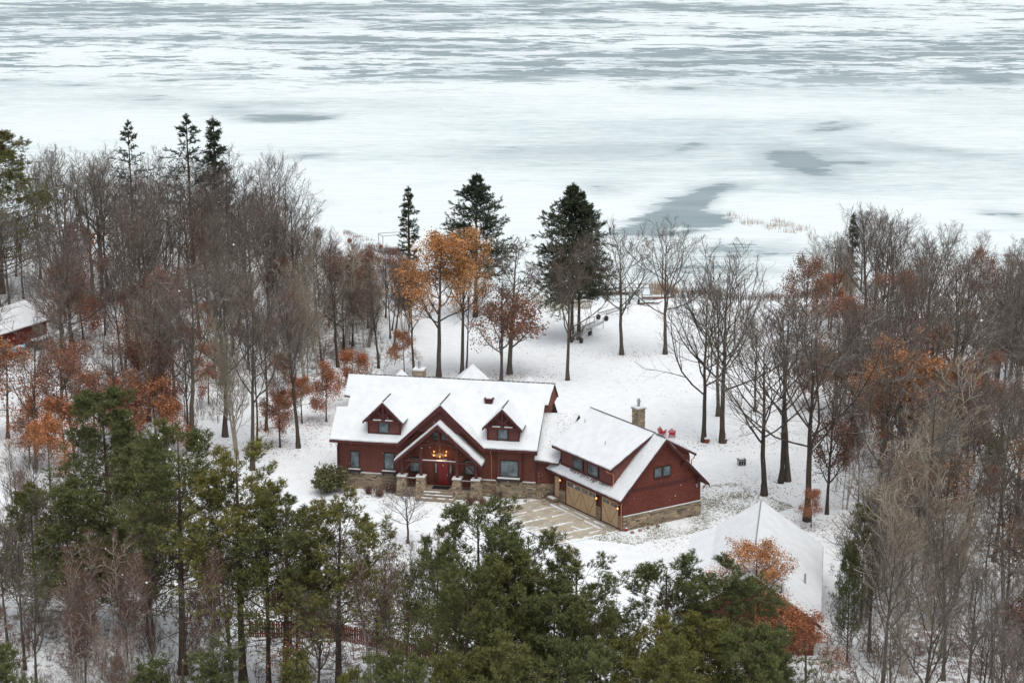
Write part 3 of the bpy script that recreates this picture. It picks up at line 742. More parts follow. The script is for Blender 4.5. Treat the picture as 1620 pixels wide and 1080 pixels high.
def garage_door(a, b_, npan):
    q = MB(GM); q.box(a, b_, -.035, -.003, .02, 2.42); d = q.build('garage_door', M_garage, house)
    W = (b_-a)/npan
    for i in range(npan):
        x0 = a+i*W; q = MB(GM)
        q.box(x0+.02, x0+.12, -.055, -.036, .05, 2.4); q.box(x0+W-.12, x0+W-.02, -.055, -.036, .05, 2.4)
        q.box(x0+.12, x0+W-.12, -.055, -.036, .05, .17); q.box(x0+.12, x0+W-.12, -.055, -.036, 1.75, 1.87); q.box(x0+.12, x0+W-.12, -.055, -.036, 2.3, 2.4)
        q.build('door_panel', M_garage, d); q = MB(GM)
        q.beam((x0+.14, -.042, .18) if i % 2 else (x0+W-.14, -.042, .18), (x0+W-.14, -.042, 1.74) if i % 2 else (x0+.14, -.042, 1.74), .02, .07)
        q.box(x0-.012, x0+.012, -.056, -.036, .05, 2.4); q.build('door_groove', M_gline, d)
        for k_ in range(2):
            x = x0+.14+k_*(W-.28)/2; q = MB(GM); q.box(x+.03, x+(W-.28)/2-.03, -.05, -.036, 1.9, 2.28); q.build('pane', M_glass, d)
    for z in (.6, 1.2, 1.8):
        pass
garage_door(-9.12, -4.22, 4); garage_door(-3.26, -.7, 2)
q = MB(GM); q.box(-11.14, -10.36, -.04, -.003, .32, 2.3); sdr = q.build('side_door', M_garage, house)
q = MB(GM); q.box(-10.5, -10.44, -.09, -.045, 1.2, 1.3); q.build('handle', M_metal, sdr)
q = MB(GM); q.box(-11.3, -10.2, -.9, -.02, 0, .28); st = q.build('step', M_stone, house)
q = MB(GM); q.box(-11.25, -10.25, -.86, -.4, .282, .33); q.build('snow_on_step', M_snow, st)
for a, zz in ((-10.0, 2.15), (-3.95, 2.0), (-.55, 1.95)):
    q = MB(GM); q.box(a-.07, a+.07, -.16, -.06, zz-.15, zz+.18); q.box(a-.1, a+.1, -.22, -.0, zz+.18, zz+.22); sc_ = q.build('wall_lantern', M_black, house)
    q = MB(GM); q.box(a-.06, a+.06, -.24, -.165, zz-.06, zz+.1); q.build('lit_glass', M_lamp, sc_)
# copper gutters and pipes of the garage
q = MB(GM); q.tube([(-1.9, -.58, 5.3), (-1.6, -.58, 5.2), (-.95-.4, -.3, 5.1), (-1.45, -.1, 5.0), (-1.45, -.08, 4.0), (-1.7, -.25, 3.7)], .05, 6); q.build('downspout', M_copper, house)
q = MB(GM); q.tube([(-1.2, -.7, 2.95), (-1.2, -.7, 2.6), (.15, -.45, 2.5), (.15, -.3, 2.5), (.15, -.25, .05)], .055, 6); q.build('downspout', M_copper, house)
q = MB(GM); q.tube([(.15, -.25, 2.45), (.15, -.25, 2.95)], .05, 6); q.build('downspout', M_copper, house)
q = MB(GM); q.tube([(-1.5, 9.5, 5.4), (-1.5, 9.3, 5.0), (-1.5, 9.05, 4.9), (-1.5, 9.05, 3.6)], .05, 6); q.build('downspout', M_copper, house)
q = MB(GM); q.tube([(.2, 9.55, 2.9), (.15, 9.2, 2.5), (.1, 9.05, 2.4)], .045, 6); q.build('downspout', M_trim, house)
q = MB(GM); q.box(-12.4, .5, -.75, -.66, 2.76, 2.9); q.build('gutter', M_trim, house)
q = MB(GM)
for i in range(25): q.box(-11.8+i*.49, -11.8+i*.49+.43, 4.43, 4.57, 8.2 if i > 21 else 8.3, 8.24+random.random()*.02 if i > 21 else 8.335)
q.build('ridge_cap', M_cap, house)
for x_, y_ in ((-10.2, 2.8), (-5.0, 1.5)):
    q = MB(GM); zz = 5.56+(y_+.5)*.548; q.tube([(x_, y_, zz-.2), (x_, y_, zz+.38)], .035, 6); q.build('vent_pipe', M_metal, house)
q = MB(GM); q.box(.02, .2, 8.3, 8.5, 2.9, 3.05); q.tube([(.2, 8.4, 2.95), (.4, 8.25, 2.85)], .07, 6); q.build('flood_light', M_metal, house)
# snow guards: melting edge of shingles showing on the front slope under the dormer
q = MB(GM); rr = random.Random(5)
for i in range(66):
    x = -8.6+i*.105; l = rr.uniform(.05, .3)*(.4+.6*math.sin(math.pi*min(1, i/60.0)))
    q.slab([(x, -.02-l, GZ(-.02-l)+.012), (x+.07, -.02-l, GZ(-.02-l)+.012), (x+.07, -.02, GZ(-.02)+.012), (x, -.02, GZ(-.02)+.012)], .01)
o = q.build('bare_shingles', M_roofb, house); o['kind'] = 'stuff'

# chandelier
chp = MW @ Vector((10.45, -1.0, 4.1))
chd = thing('chandelier', 'lit antler chandelier hanging in the timber porch gable', 'chandelier', chp, MA)
q = MB(); q.tube([(0, 0, .3), (0, 0, 1.15)], .02, 5); q.build('chain', M_metal, chd)
rr = random.Random(3); q = MB()
for k_ in range(10):
    a = k_*math.pi/5; R_ = .85 if k_ % 2 else .6
    q.tube([(0, 0, .2), (math.cos(a)*R_*.5, math.sin(a)*R_*.5, -.12), (math.cos(a)*R_, math.sin(a)*R_, .05), (math.cos(a)*R_*1.12, math.sin(a)*R_*1.12, .3)], [.04, .035, .03, .008], 5)
q.build('antlers', plain('antler', (.35, .24, .15), .7), chd)
for k_ in range(8):
    a = k_*math.pi/4+.2; R_ = .85 if k_ % 2 else .5; q = MB()
    q.tube([(math.cos(a)*R_, math.sin(a)*R_, -.12+.18*(k_ % 2)), (math.cos(a)*R_, math.sin(a)*R_, -.04+.18*(k_ % 2)), (math.cos(a)*R_, math.sin(a)*R_, .02+.18*(k_ % 2))], [.04, .075, .04], 6); q.build('lamp', M_lamp, chd)
pl = bpy.data.lights.new('chandelier_light', 'POINT'); pl.energy = 35; pl.color = (1, .6, .3); pl.shadow_soft_size = .4
lo = bpy.data.objects.new('chandelier_light', pl); COL.objects.link(lo); lo.location = (0, 0, -.25); lo.parent = chd
q = MB(); q.box(-.85, .85, -.5, .5, 0, .03); mt = q.build('door_mat', M_mat); p_ = MW @ Vector((10.5, -.85, .722)); mt.location = p_; mt.rotation_euler = (0, 0, MA)
tag(mt, 'black mat lying before the red front door', 'doormat')

# ------------------------------------------------------------------ outbuilding, lower right
OM = Matrix.Translation((18.5, 144.9, 0)) @ Matrix.Rotation(math.radians(-9.2), 4, 'Z')
ob = thing('outbuilding', 'dark red outbuilding under an unbroken snow roof, lower right of the garage', 'shed', (18.5, 144.9, 0), math.radians(-9.2))
q = MB(); q.slab([(-5.3, .7, -.3), (4.9, .7, -.3), (4.9, .7, 2.9), (0, .7, 6.25), (-3.8, .7, 3.65), (-5.3, .7, 2.95)], 17.2, d=(0, 1, 0)); q.build('wall', M_siding, ob)
def oroof(polys, nm):
    a = MB(); c_ = MB()
    for P in polys:
        a.slab([(x, y, z-.14) for x, y, z in P], .2); c_.slab([(x*.995, min(18.55, max(.06, y)), z) for x, y, z in P], .135)
    r_ = a.build(nm, M_roofb, ob); uneven(c_.build('snow_cover', M_snow, r_), .8); return r_
oroof([[(0, 0, 6.5), (5.4, 0, 2.7), (5.4, 18.6, 2.7), (0, 18.6, 6.5)], [(-3.8, 0, 3.95), (0, 0, 6.5), (0, 18.6, 6.5), (-3.8, 18.6, 3.95)], [(-5.95, 0, 3.1), (-3.8, 0, 3.95), (-3.8, 18.6, 3.95), (-5.95, 18.6, 3.1)]], 'roof')
for P in ([(0, -.06, 6.42), (5.42, -.06, 2.6), (5.42, -.06, 2.32), (0, -.06, 6.1)], [(0, -.06, 6.42), (-3.8, -.06, 3.85), (-3.8, -.06, 3.55), (0, -.06, 6.1)], [(-3.8, -.06, 3.85), (-5.95, -.06, 3.0), (-5.95, -.06, 2.72), (-3.8, -.06, 3.55)]):
    q = MB(); q.slab(P, .055, d=(0, 1, 0)); q.build('bargeboard', M_trim, ob)
q = MB(); q.box(-.09, .02, 4.0, 18.4, 6.47, 6.512); q.build('ridge_cap', M_metal, ob)
for vv in (6.4,):
    q = MB(); q.tube([(4.0, vv, 3.6), (4.0, vv, 4.45)], .09, 8); q.build('vent_pipe', M_metal, ob)
q = MB(); q.box(3.0, 4.1, .6, .68, 0, 2.2); q.build('door', M_casing, ob)
stones([(-5.3, .7), (2.9, .7)], -.1, .9, 'stone_base', ob, seedk=31)

# ------------------------------------------------------------------ red shed at the left edge
d0 = Vector((math.cos(math.radians(63.8)), math.sin(math.radians(63.8)), 0))
so_ = Vector((-59.5, 247.9, 0)) - d0*18
sh = thing('red_shed', 'red boarded shed with snowy roof at the left edge behind thin trunks', 'shed', so_, math.radians(63.8))
q = MB(); q.slab([(0, 0, -.3), (0, 7, -.3), (0, 7, 2.8), (0, 3.5, 4.7), (0, 0, 2.8)], 18, d=(1, 0, 0)); q.build('wall', M_shedred, sh)
roof_pair([[(-.4, -.2, 2.92), (18.4, -.2, 2.92), (18.4, 3.5, 5.05), (-.4, 3.5, 5.05)], [(-.4, 3.5, 5.05), (18.4, 3.5, 5.05), (18.4, 7.5, 2.75), (-.4, 7.5, 2.75)]], 'roof', sh)
q = MB(); q.box(-.4, 18.4, -.26, -.2, 2.55, 2.78); q.build('fascia', M_trim, sh)
for a in (3.0, 9.5):
    w_ = window(sh, a, a+1.0, 1.2, 2.1, -.02, cols=2)
# small boat under a blue and white tarp against its wall
bp = so_ + d0*9.5 + Vector((d0.y, -d0.x, 0))*1.3
bt = thing('covered_boat', 'small boat under a blue and white tarp leaning by the red shed', 'boat', bp, math.radians(63.8))
q = MB(); n_ = 9; vs = []; fs = []
for i in range(n_):
    t_ = i/(n_-1); x = -2.6+5.2*t_; wd = .85*math.sin(math.pi*min(1, .12+t_*.86))**.6
    vs += [(x, -wd, .75+.12*abs(t_-.5)), (x, -wd*.75, .35), (x, 0, .2), (x, wd*.75, .35), (x, wd, .75+.12*abs(t_-.5))]
for i in range(n_-1):
    for j in range(4): a = i*5+j; fs.append((a, a+5, a+6, a+1))
q.add(vs, fs); q.build('hull', M_siding, bt)
q = MB(); vs = []; fs = []
for i in range(n_):
    t_ = i/(n_-1); x = -2.6+5.2*t_; wd = .9*math.sin(math.pi*min(1, .12+t_*.86))**.6
    vs += [(x, -wd, .76+.12*abs(t_-.5)), (x, 0, 1.15+.08*math.sin(t_*14)), (x, wd, .76+.12*abs(t_-.5))]
for i in range(n_-1):
    for j in range(2): a = i*3+j; fs.append((a, a+3, a+4, a+1))
q.add(vs, fs); q.build('tarp', M_tarp, bt)
q = MB(); q.slab([(-1.9, -.5, 1.06), (-.6, -.55, 1.08), (-.5, 0, 1.22), (-1.9, .1, 1.2)], .05); q.slab([(.3, -.45, 1.08), (1.9, -.4, 1.02), (1.8, .1, 1.2), (.4, .2, 1.22)], .05); q.build('snow_cover', M_snow, bt)
q = MB()
for x in (-1.6, 1.6): q.box(x-.06, x+.06, -.9, .9, 0, .28)
q.build('trestle', M_logm, bt)
pp = so_ + d0*15.5 + Vector((d0.y, -d0.x, 0))*1.2
wp = thing('firewood_stack', 'snow-covered firewood stack beside the far end of the red shed', 'firewood', pp, math.radians(63.8))
rr = random.Random(8); cl_ = bpy.data.meshes.new('log'); lm = MB(); lm.tube([(0, -.45, 0), (0, .45, 0)], .13, 7); lo_ = lm.build('log', M_logm, wp); lo_.location = (-1.4, 0, .13)
for r_ in range(4):
    for i in range(11):
        if r_ == 0 and i == 0: continue
        o_ = link('log', lo_.data, wp); o_.location = (-1.4+i*.28+(.14 if r_ % 2 else 0), rr.uniform(-.05, .05), .13+r_*.24)
q = MB(); q.slab([(-1.6, -.5, 1.2), (1.8, -.5, 1.2), (1.8, .5, 1.25), (-1.6, .5, 1.25)], .12); q.build('snow_cover', M_snow, wp)

# ------------------------------------------------------------------ driveway before the garage doors: slabs with snow left in the joints
dv = bpy.data.objects.new('driveway', None); COL.objects.link(dv); dv.location = (GO[0], GO[1], 0); dv.rotation_euler = (0, 0, GA); tag(dv, kind='structure')
gz0 = -.115
us = [-11.9, -9.3, -6.9, -4.6, -2.3, -.1]
vsn = [-.12, -1.15, -4.2, -7.3]
rr = random.Random(12)
lim = lambda a: (-6.2 if a < -9 else -7.4 if a > -7 else -7.4)
q = MB(); q.box(-11.9, -.1, -7.5, -.06, gz0-.3, gz0+.01); q.build('joint_bed', M_joint, dv)
for a, b_ in zip(us[:-1], us[1:]):
    for c0, c1 in zip(vsn[:-1], vsn[1:]):
        q = MB(); zz = gz0+.03+rr.uniform(0, .006); q.box(a+.02, b_-.02, c1+.02, c0-.02, gz0-.1, zz); q.build('slab', M_concrete, dv)
def drift(mb, x0, y0, x1, y1, w_, z, step=.22, keep=.9):
    L = math.hypot(x1-x0, y1-y0); n__ = max(2, int(L/step)); tx, ty = (x1-x0)/L, (y1-y0)/L; nx, ny = -ty, tx
    seg = []
    ph_ = rr.uniform(0, 9)
    for i in range(n__+1):
        s_ = L*i/n__; e = math.sin(math.pi*min(1, max(.06, i/n__)))**.3
        k_ = .55+.45*math.sin(s_*1.3+ph_)*math.sin(s_*.47+ph_*2)
        on = math.sin(s_*2.1+ph_*3)+math.sin(s_*5.3+ph_)*.6 > -1.35+2*(1-keep)*1.6
        seg.append((s_, w_*e*k_*rr.uniform(.1, 1.6)+.004, w_*e*rr.uniform(.0, 1.5)*(1+.8*math.sin(s_*.9+ph_*4))+.01, on))
    for (s0, a0, b0, o0), (s1, a1, b1, o1) in zip(seg[:-1], seg[1:]):
        if not (o0 and o1): continue
        P = [(x0+tx*s0+nx*a0, y0+ty*s0+ny*a0), (x0+tx*s0-nx*b0, y0+ty*s0-ny*b0), (x0+tx*s1-nx*b1, y0+ty*s1-ny*b1), (x0+tx*s1+nx*a1, y0+ty*s1+ny*a1)]
        C0 = (x0+tx*s0, y0+ty*s0, z+.06); C1 = (x0+tx*s1, y0+ty*s1, z+.06)
        vs = [(*p, z-.03) for p in P]+[C0, C1]
        mb.add(vs, [(0, 4, 5, 3), (4, 1, 2, 5), (0, 1, 4), (3, 5, 2), (0, 3, 2, 1)])
zs = gz0+.045
for k_, (x0, y0, x1, y1, w_, kp) in enumerate([(-9.3, -1.3, -9.3, -6.3, .15, .8), (-6.9, -1.0, -6.9, -7.3, .22, .95), (-4.6, -2.4, -4.6, -7.4, .20, .95), (-2.3, -1.8, -2.3, -7.0, .26, 1),
        (-10.8, -1.2, -.3, -1.3, .17, .93), (-9.2, -.65, -1.5, -.55, .14, .8), (-7.8, -4.2, -5.2, -4.6, .10, .6), (-3.6, -3.2, -.4, -2.6, .12, .7), (-1.2, -1.6, -1.2, -6.8, .16, .75), (-5.0, -6.0, -5.6, -7.5, .22, 1),
        (-.2, -.4, -.2, -7.4, .3, 1), (-11.8, -7.35, -.2, -7.3, .5, 1), (-11.85, -2.5, -11.8, -7.4, .4, 1), (-8.2, -2, -8.0, -3.2, .06, .6), (-3.4, -5.6, -.9, -5.2, .14, .6), (-7.3, -6.4, -9.2, -7.2, .3, 1)]):
    q = MB(); drift(q, x0, y0, x1, y1, w_, zs, keep=kp); o_ = q.build('snow_drift', M_snow, dv)
q = MB(); rr2 = random.Random(4)
for i in range(26):
    a = -11.7+rr2.random()*1.9; b_ = -.3-rr2.random()*1.6; q.box(a, a+.26, b_-.14, b_, gz0, gz0+.05+rr2.random()*.02)
o_ = q.build('paver', M_paver, dv); o_['kind'] = 'stuff'

# ------------------------------------------------------------------ picket fence, lower left
FPX = [(395, 1001), (470, 1002), (530, 1006), (600, 1026), (700, 1058)]
FW = [un(*p)[:2] for p in FPX]
fo = FW[0]; fn = thing('picket_fence', 'red-brown picket fence running through the snow in the lower left trees', 'fence', (fo[0], fo[1], 0))
pk = MB(); pk.add([(-.07, 0, 0), (.07, 0, 0), (.07, 0, 1.28), (0, 0, 1.42), (-.07, 0, 1.28), (-.07, .025, 0), (.07, .025, 0), (.07, .025, 1.28), (0, .025, 1.42), (-.07, .025, 1.28)],
    [(0, 1, 2, 3, 4), (9, 8, 7, 6, 5), (0, 5, 6, 1), (1, 6, 7, 2), (2, 7, 8, 3), (3, 8, 9, 4), (4, 9, 5, 0)])
po_ = None
rr = random.Random(17)
for (a, b_) in zip(FW[:-1], FW[1:]):
    L = float(np.hypot(*(b_-a))); ang = math.atan2(b_[1]-a[1], b_[0]-a[0]); n_ = int(L/.185)
    for i in range(n_):
        p = a+(b_-a)*(i+.5)/n_; z = float(ground_z(*p))
        if po_ is None: po_ = pk.build('picket', M_fence, fn); o_ = po_
        else: o_ = link('picket', po_.data, fn)
        o_.location = (p[0]-fo[0], p[1]-fo[1], z); o_.rotation_euler = (rr.uniform(-.02, .02), rr.uniform(-.03, .03), ang)
    z0 = float(ground_z(*a)); z1 = float(ground_z(*b_)); v0 = Vector((a[0]-fo[0], a[1]-fo[1]+.06, z0)); v1 = Vector((b_[0]-fo[0], b_[1]-fo[1]+.06, z1))
    for hz in (.3, 1.05):
        q = MB(); q.beam(v0+Vector((0, 0, hz)), v1+Vector((0, 0, hz)), .06, .1); q.build('rail', M_fence, fn)
    q = MB(); q.box(v0.x-.07, v0.x+.07, v0.y-.02, v0.y+.12, z0-.2, z0+1.5); q.build('fence_post', M_fence, fn)

# ------------------------------------------------------------------ small things on the lawn
def adirondack(px, py, rz, lb):
    p = un(px, py); t = thing('lawn_chair', lb, 'chair', (p[0], p[1], surf(p[0], p[1])), rz, 'red lawn chairs behind the garage')
    q = MB(); q.slab([(-.28, -.35, .42), (.28, -.35, .42), (.28, .25, .3), (-.28, .25, .3)], .04); q.build('seat', M_redp, t)
    q = MB()
    for i in range(5):
        x = -.25+i*.125; h_ = 1.0-.12*abs(i-2); q.slab([(x-.05, .22, .3), (x+.05, .22, .3), (x+.05, .5, h_+.15), (x-.05, .5, h_+.15)], .025, d=(0, 1, 0))
    q.build('backrest', M_redp, t)
    for s_ in (-1, 1):
        q = MB(); q.box(s_*.34-.07, s_*.34+.07, -.42, .35, .58, .61); q.build('armrest', M_redp, t)
        q = MB(); q.box(s_*.33-.02, s_*.33+.02, -.38, -.28, 0, .58); q.build('leg', M_redp, t)
        q = MB(); q.beam((s_*.3, -.3, .38), (s_*.3, .6, .02), .03, .1); q.build('leg', M_redp, t)
adirondack(1047, 688, 2.6, 'red lawn chair behind the garage ridge, left one of the pair')
adirondack(1063, 691, 3.0, 'red lawn chair behind the garage ridge, right one of the pair')
for px, py, lb in ((1118, 699, 'squat dark pot with a snow cap at the foot of the left lawn trunk'), (1146, 698, 'small dark pot with a snow cap before the leaning forked tree')):
    p = un(px, py); t = thing('garden_pot', lb, 'planter', (p[0], p[1], surf(p[0], p[1])))
    q = MB(); q.tube([(0, 0, 0), (0, 0, .25), (0, 0, .45)], [.22, .33, .26], 10); q.build('pot', M_soffit, t)
    q = MB(); q.tube([(0, 0, .45), (0, 0, .55), (0, 0, .62)], [.25, .3, .12], 10); q.build('snow_cap', M_snow, t)
p = un(1173, 732); t = thing('utility_box', 'grey ribbed box with snow on its lid alone on the lawn', 'box', (p[0], p[1], surf(p[0], p[1])), .2)
q = MB(); q.box(-.38, .38, -.3, .3, 0, .6); q.build('body', M_metal, t)
q = MB(); q.box(-.42, .42, -.34, .34, .6, .66); q.build('lid', M_logm, t)
for x in (-.26, 0, .26):
    q = MB(); q.box(x-.08, x+.08, -.34, -.3, .1, .5); q.build('vent', M_black, t)
q = MB(); q.box(-.3, .2, -.25, .28, .66, .74); q.build('snow_cap', M_snow, t)
p = un(991, 838); t = thing('flower_pot', 'small red flower pot at the garage corner downspout', 'pot', (p[0], p[1], -.1)); q = MB(); q.tube([(0, 0, 0), (0, 0, .22), (0, 0, .24), (0, 0, .28)], [.1, .16, .19, .19], 10); q.build('pot', M_pot, t)
q = MB(); q.tube([(0, 0, .28), (0, 0, .33)], [.15, .08], 8); q.build('snow_cap', M_snow, t)
for px, py, lb in ((1000, 841, 'brown rock by the garage wall, nearest the red pot'), (1012, 838, 'small brown rock, second along the garage wall'), (1025, 834, 'small brown rock, third along the garage wall'), (1040, 831, 'small flat rock, fourth along the garage wall')):
    p = un(px, py); q = MB(); rr = random.Random(px); q.tube([(0, 0, 0), (.02, 0, .12), (0, .03, .2)], [rr.uniform(.16, .24), rr.uniform(.14, .2), .05], 7); o_ = q.build('garden_rock', M_paver); o_.location = (p[0], p[1], -.1); tag(o_, lb, 'rock', 'rocks along the garage wall')

# brown hut by the right woods
p = un(1312, 600); hb = thing('brown_hut', 'small brown hip-roofed hut at the edge of the right woods', 'hut', (p[0], p[1], surf(p[0], p[1])-.1), .25)
q = MB(); q.box(-2.0, 2.0, 0, 4.0, 0, 2.1); q.build('wall', plain('hut_brown_boards', (.17, .10, .055), .9, var=.4), hb)
q = MB(); q.add([(-2.4, -.4, 2.0), (2.4, -.4, 2.0), (2.4, 4.4, 2.0), (-2.4, 4.4, 2.0), (-.6, 2, 3.9), (.6, 2, 3.9)], [(0, 1, 5, 4), (1, 2, 5), (2, 3, 4, 5), (3, 0, 4), (3, 2, 1, 0)])
q.build('roof', plain('hut_brown_thatch', (.13, .085, .06), .95, var=.5, scale=5), hb)

# ------------------------------------------------------------------ lake shore: docks, frames, pole, log
p = un(1047, 468); t = thing('flag_pole', 'thin brown pole standing at the shore beside a bare tree', 'pole', (p[0], p[1], surf(p[0], p[1])))
q = MB(); q.tube([(0, 0, 0), (0, 0, 6.3)], [.07, .05], 6); q.build('pole', M_soffit, t); q = MB(); q.tube([(0, 0, 6.3), (0, 0, 6.45)], [.09, .02], 6); q.build('finial', M_soffit, t)
def rolldock(px, py, rz, L, lb, wheels=True, h_=.9):
    p = un(px, py); t = thing('dock_section', lb, 'dock', (p[0], p[1], surf(p[0], p[1])), rz, 'roll-in dock sections parked on the shore')
    for s_ in (-.6, .6):
        q = MB(); q.beam((0, s_, h_), (L, s_, h_), .08, .12); q.build('rail', M_metal, t)
    q = MB()
    for i in range(int(L/.6)+1): q.beam((i*.6, -.56, h_+.01), (i*.6, .56, h_+.01), .05, .06)
    o_ = q.build('crossbar', M_dockwood, t); o_['kind'] = 'stuff'
    for s_ in (-.65, .65):
        q = MB(); q.tube([(0, s_, 0), (0, s_, h_+.6)], .05, 6); q.build('leg', M_metal, t)
        q = MB(); q.tube([(L, s_, 0), (L, s_, h_+.6)], .05, 6); q.build('leg', M_metal, t)
        if wheels:
            q = MB(); q.tube([(-.02, s_-.13, .36), (-.02, s_+.13, .36)], .36, 10); q.build('wheel', M_black, t)
rolldock(912, 541, 1.2, 4.2, 'roll-in dock frame with black wheels, nearest the lone lawn tree')
rolldock(926, 527, 1.1, 4.2, 'roll-in dock frame second from the lawn tree, wheels showing')
rolldock(953, 505, .9, 5.0, 'roll-in dock frame with tall legs, third from the lawn tree')
rolldock(1003, 478, 1.4, 4.0, 'roll-in dock frame by the long grey dock, farthest right', h_=1.2)
def dock(px, py, rz, L, W, lb, nb=None):
    p = un(px, py); t = thing('wooden_dock', lb, 'dock', (p[0], p[1], surf(p[0], p[1])+.1), rz)
    bm_ = MB(); bm_.box(0, .24, 0, W, .25, .3); b0 = bm_.build('plank', M_dockwood, t); n_ = int(L/.27)
    for i in range(1, n_):
        o_ = link('plank', b0.data, t); o_.location = (i*.27, 0, (i % 3)*.004)
    for y in (.15, W-.15):
        q = MB(); q.beam((0, y, .18), (L, y, .18), .1, .13); q.build('stringer', M_logm, t)
    q = MB(); q.box(.1, L*.9, .1, W-.1, .312, .36); q.build('snow_cover', M_snow, t)
dock(925, 458, -.06, 8.0, 1.6, 'long grey plank dock pulled up on the shore behind the vase-shaped tree')
dock(868, 474, .05, 6.5, 1.8, 'grey plank dock lying beside the foot of the broad spruce')
def frame(px, py, rz, L, W, Hh, nm, lb, cat):
    p = un(px, py); t = thing(nm, lb, cat, (p[0], p[1], surf(p[0], p[1])), rz)
    for x in (0, L):
        for y in (0, W):
            q = MB(); q.tube([(x, y, 0), (x, y, Hh)], .06, 6); q.build('post', M_metal, t)
    for y in (0, W):
        q = MB(); q.beam((0, y, Hh), (L, y, Hh), .07, .08); q.build('top_rail', M_dockwood, t)
        q = MB(); q.beam((0, y, .4), (L, y, .4), .08, .1); q.build('bottom_rail', M_metal, t)
    for x in (0, L):
        q = MB(); q.beam((x, 0, Hh-.1), (x, W, Hh-.1), .07, .09); q.build('cross_rail', M_metal, t)
frame(960, 470, .03, 6.4, 2.6, 2.0, 'boat_lift', 'grey metal boat lift frame on the shore right of the spruces', 'boat lift')
frame(606, 396, .35, 4.2, 2.4, 3.0, 'boat_lift', 'tall grey boat lift frame on the snowy point left of the narrow spruce', 'boat lift')
p = un(598, 396); t = thing('dock_pile', 'pile of grey dock pieces under the boat lift on the point', 'lumber', (p[0], p[1], surf(p[0], p[1])), .1)
rr = random.Random(2)
for i in range(12):
    q = MB(); z = .1+(i//4)*.2; q.beam((rr.uniform(-.5, .5), (i % 4)*.7, z), (rr.uniform(3.2, 4.8), (i % 4)*.7+rr.uniform(-.5, .5), z+rr.uniform(0, .15)), .22, .07); q.build('plank', M_dockwood if i % 2 else M_logm, t)
p = un(1012, 480); q = MB(); q.tube([(0, 0, .2), (1.2, .15, .3), (2.6, .1, .25), (3.3, .4, .6)], [.16, .15, .11, .03], 7); q.tube([(1.6, .1, .3), (2.2, -.5, .8)], [.06, .02], 5)
o_ = q.build('driftwood_log', M_logm); o_.location = (p[0], p[1], surf(p[0], p[1])); tag(o_, 'dark fallen log lying on the shore snow left of the pole', 'log')
p = un(1040, 466); t = thing('canoe', 'upturned red-brown canoe on the shore before the tan reeds', 'canoe', (p[0], p[1], surf(p[0], p[1])), .05)
q = MB(); vs = []; fs = []
for i in range(9):
    t_ = i/8; x = -2.2+4.4*t_; wd = .45*math.sin(math.pi*min(.97, max(.03, t_)))**.6; vs += [(x, -wd, .05), (x, -wd*.7, .3), (x, 0, .42), (x, wd*.7, .3), (x, wd, .05)]
for i in range(8):
    for j in range(4): a = i*5+j; fs.append((a, a+5, a+6, a+1))
q.add(vs, fs); q.build('hull', plain('canoe_red', (.16, .07, .055), .6), t)
q = MB(); q.slab([(-1.7, -.16, .46), (1.7, -.16, .46), (1.7, .16, .46), (-1.7, .16, .46)], .04); q.build('snow_cover', M_snow, t)
for px, py, lb in ((553, 378, 'red-brown buoy on the snowy point, highest of the two'), (602, 388, 'red-brown buoy beside the boat lift on the point')):
    p = un(px, py); t = thing('buoy', lb, 'buoy', (p[0], p[1], surf(p[0], p[1])+.1)); q = MB(); q.tube([(0, 0, 0), (0, 0, .2), (0, 0, .5), (0, 0, .7)], [.15, .4, .4, .12], 9); q.build('float', M_soffit, t); q = MB(); q.tube([(0, 0, .7), (0, 0, 1.1)], .03, 5); q.build('mast', M_metal, t)
def reeds(poly, n_, name, m_, lb, hr=(.5, 1.2)):
    g = np.random.default_rng(n_); P = [tuple(un(*p_, z=-.6)[:2]) for p_ in poly]; xs_ = [p_[0] for p_ in P]; ys_ = [p_[1] for p_ in P]; B = []
    while len(B) < n_:
        x = g.uniform(min(xs_), max(xs_)); y = g.uniform(min(ys_), max(ys_))
        if inside(P, x, y) and vnoise(x, y, 2.2, 3) > g.uniform(.2, .75): B.append((x, y, max(LAKE_Z, float(ground_z(x, y)))))
    B = np.array(B); T_ = B+np.stack([g.normal(0, .12, n_), g.normal(0, .12, n_), g.uniform(*hr, n_)], 1)
    v_, f_ = spikes(B, T_, np.full(n_, .022)); G_ = Geo(); G_.add(v_, t=f_); tag(link(name, G_.mesh(name, [m_])), lb, 'reeds', kind='stuff')

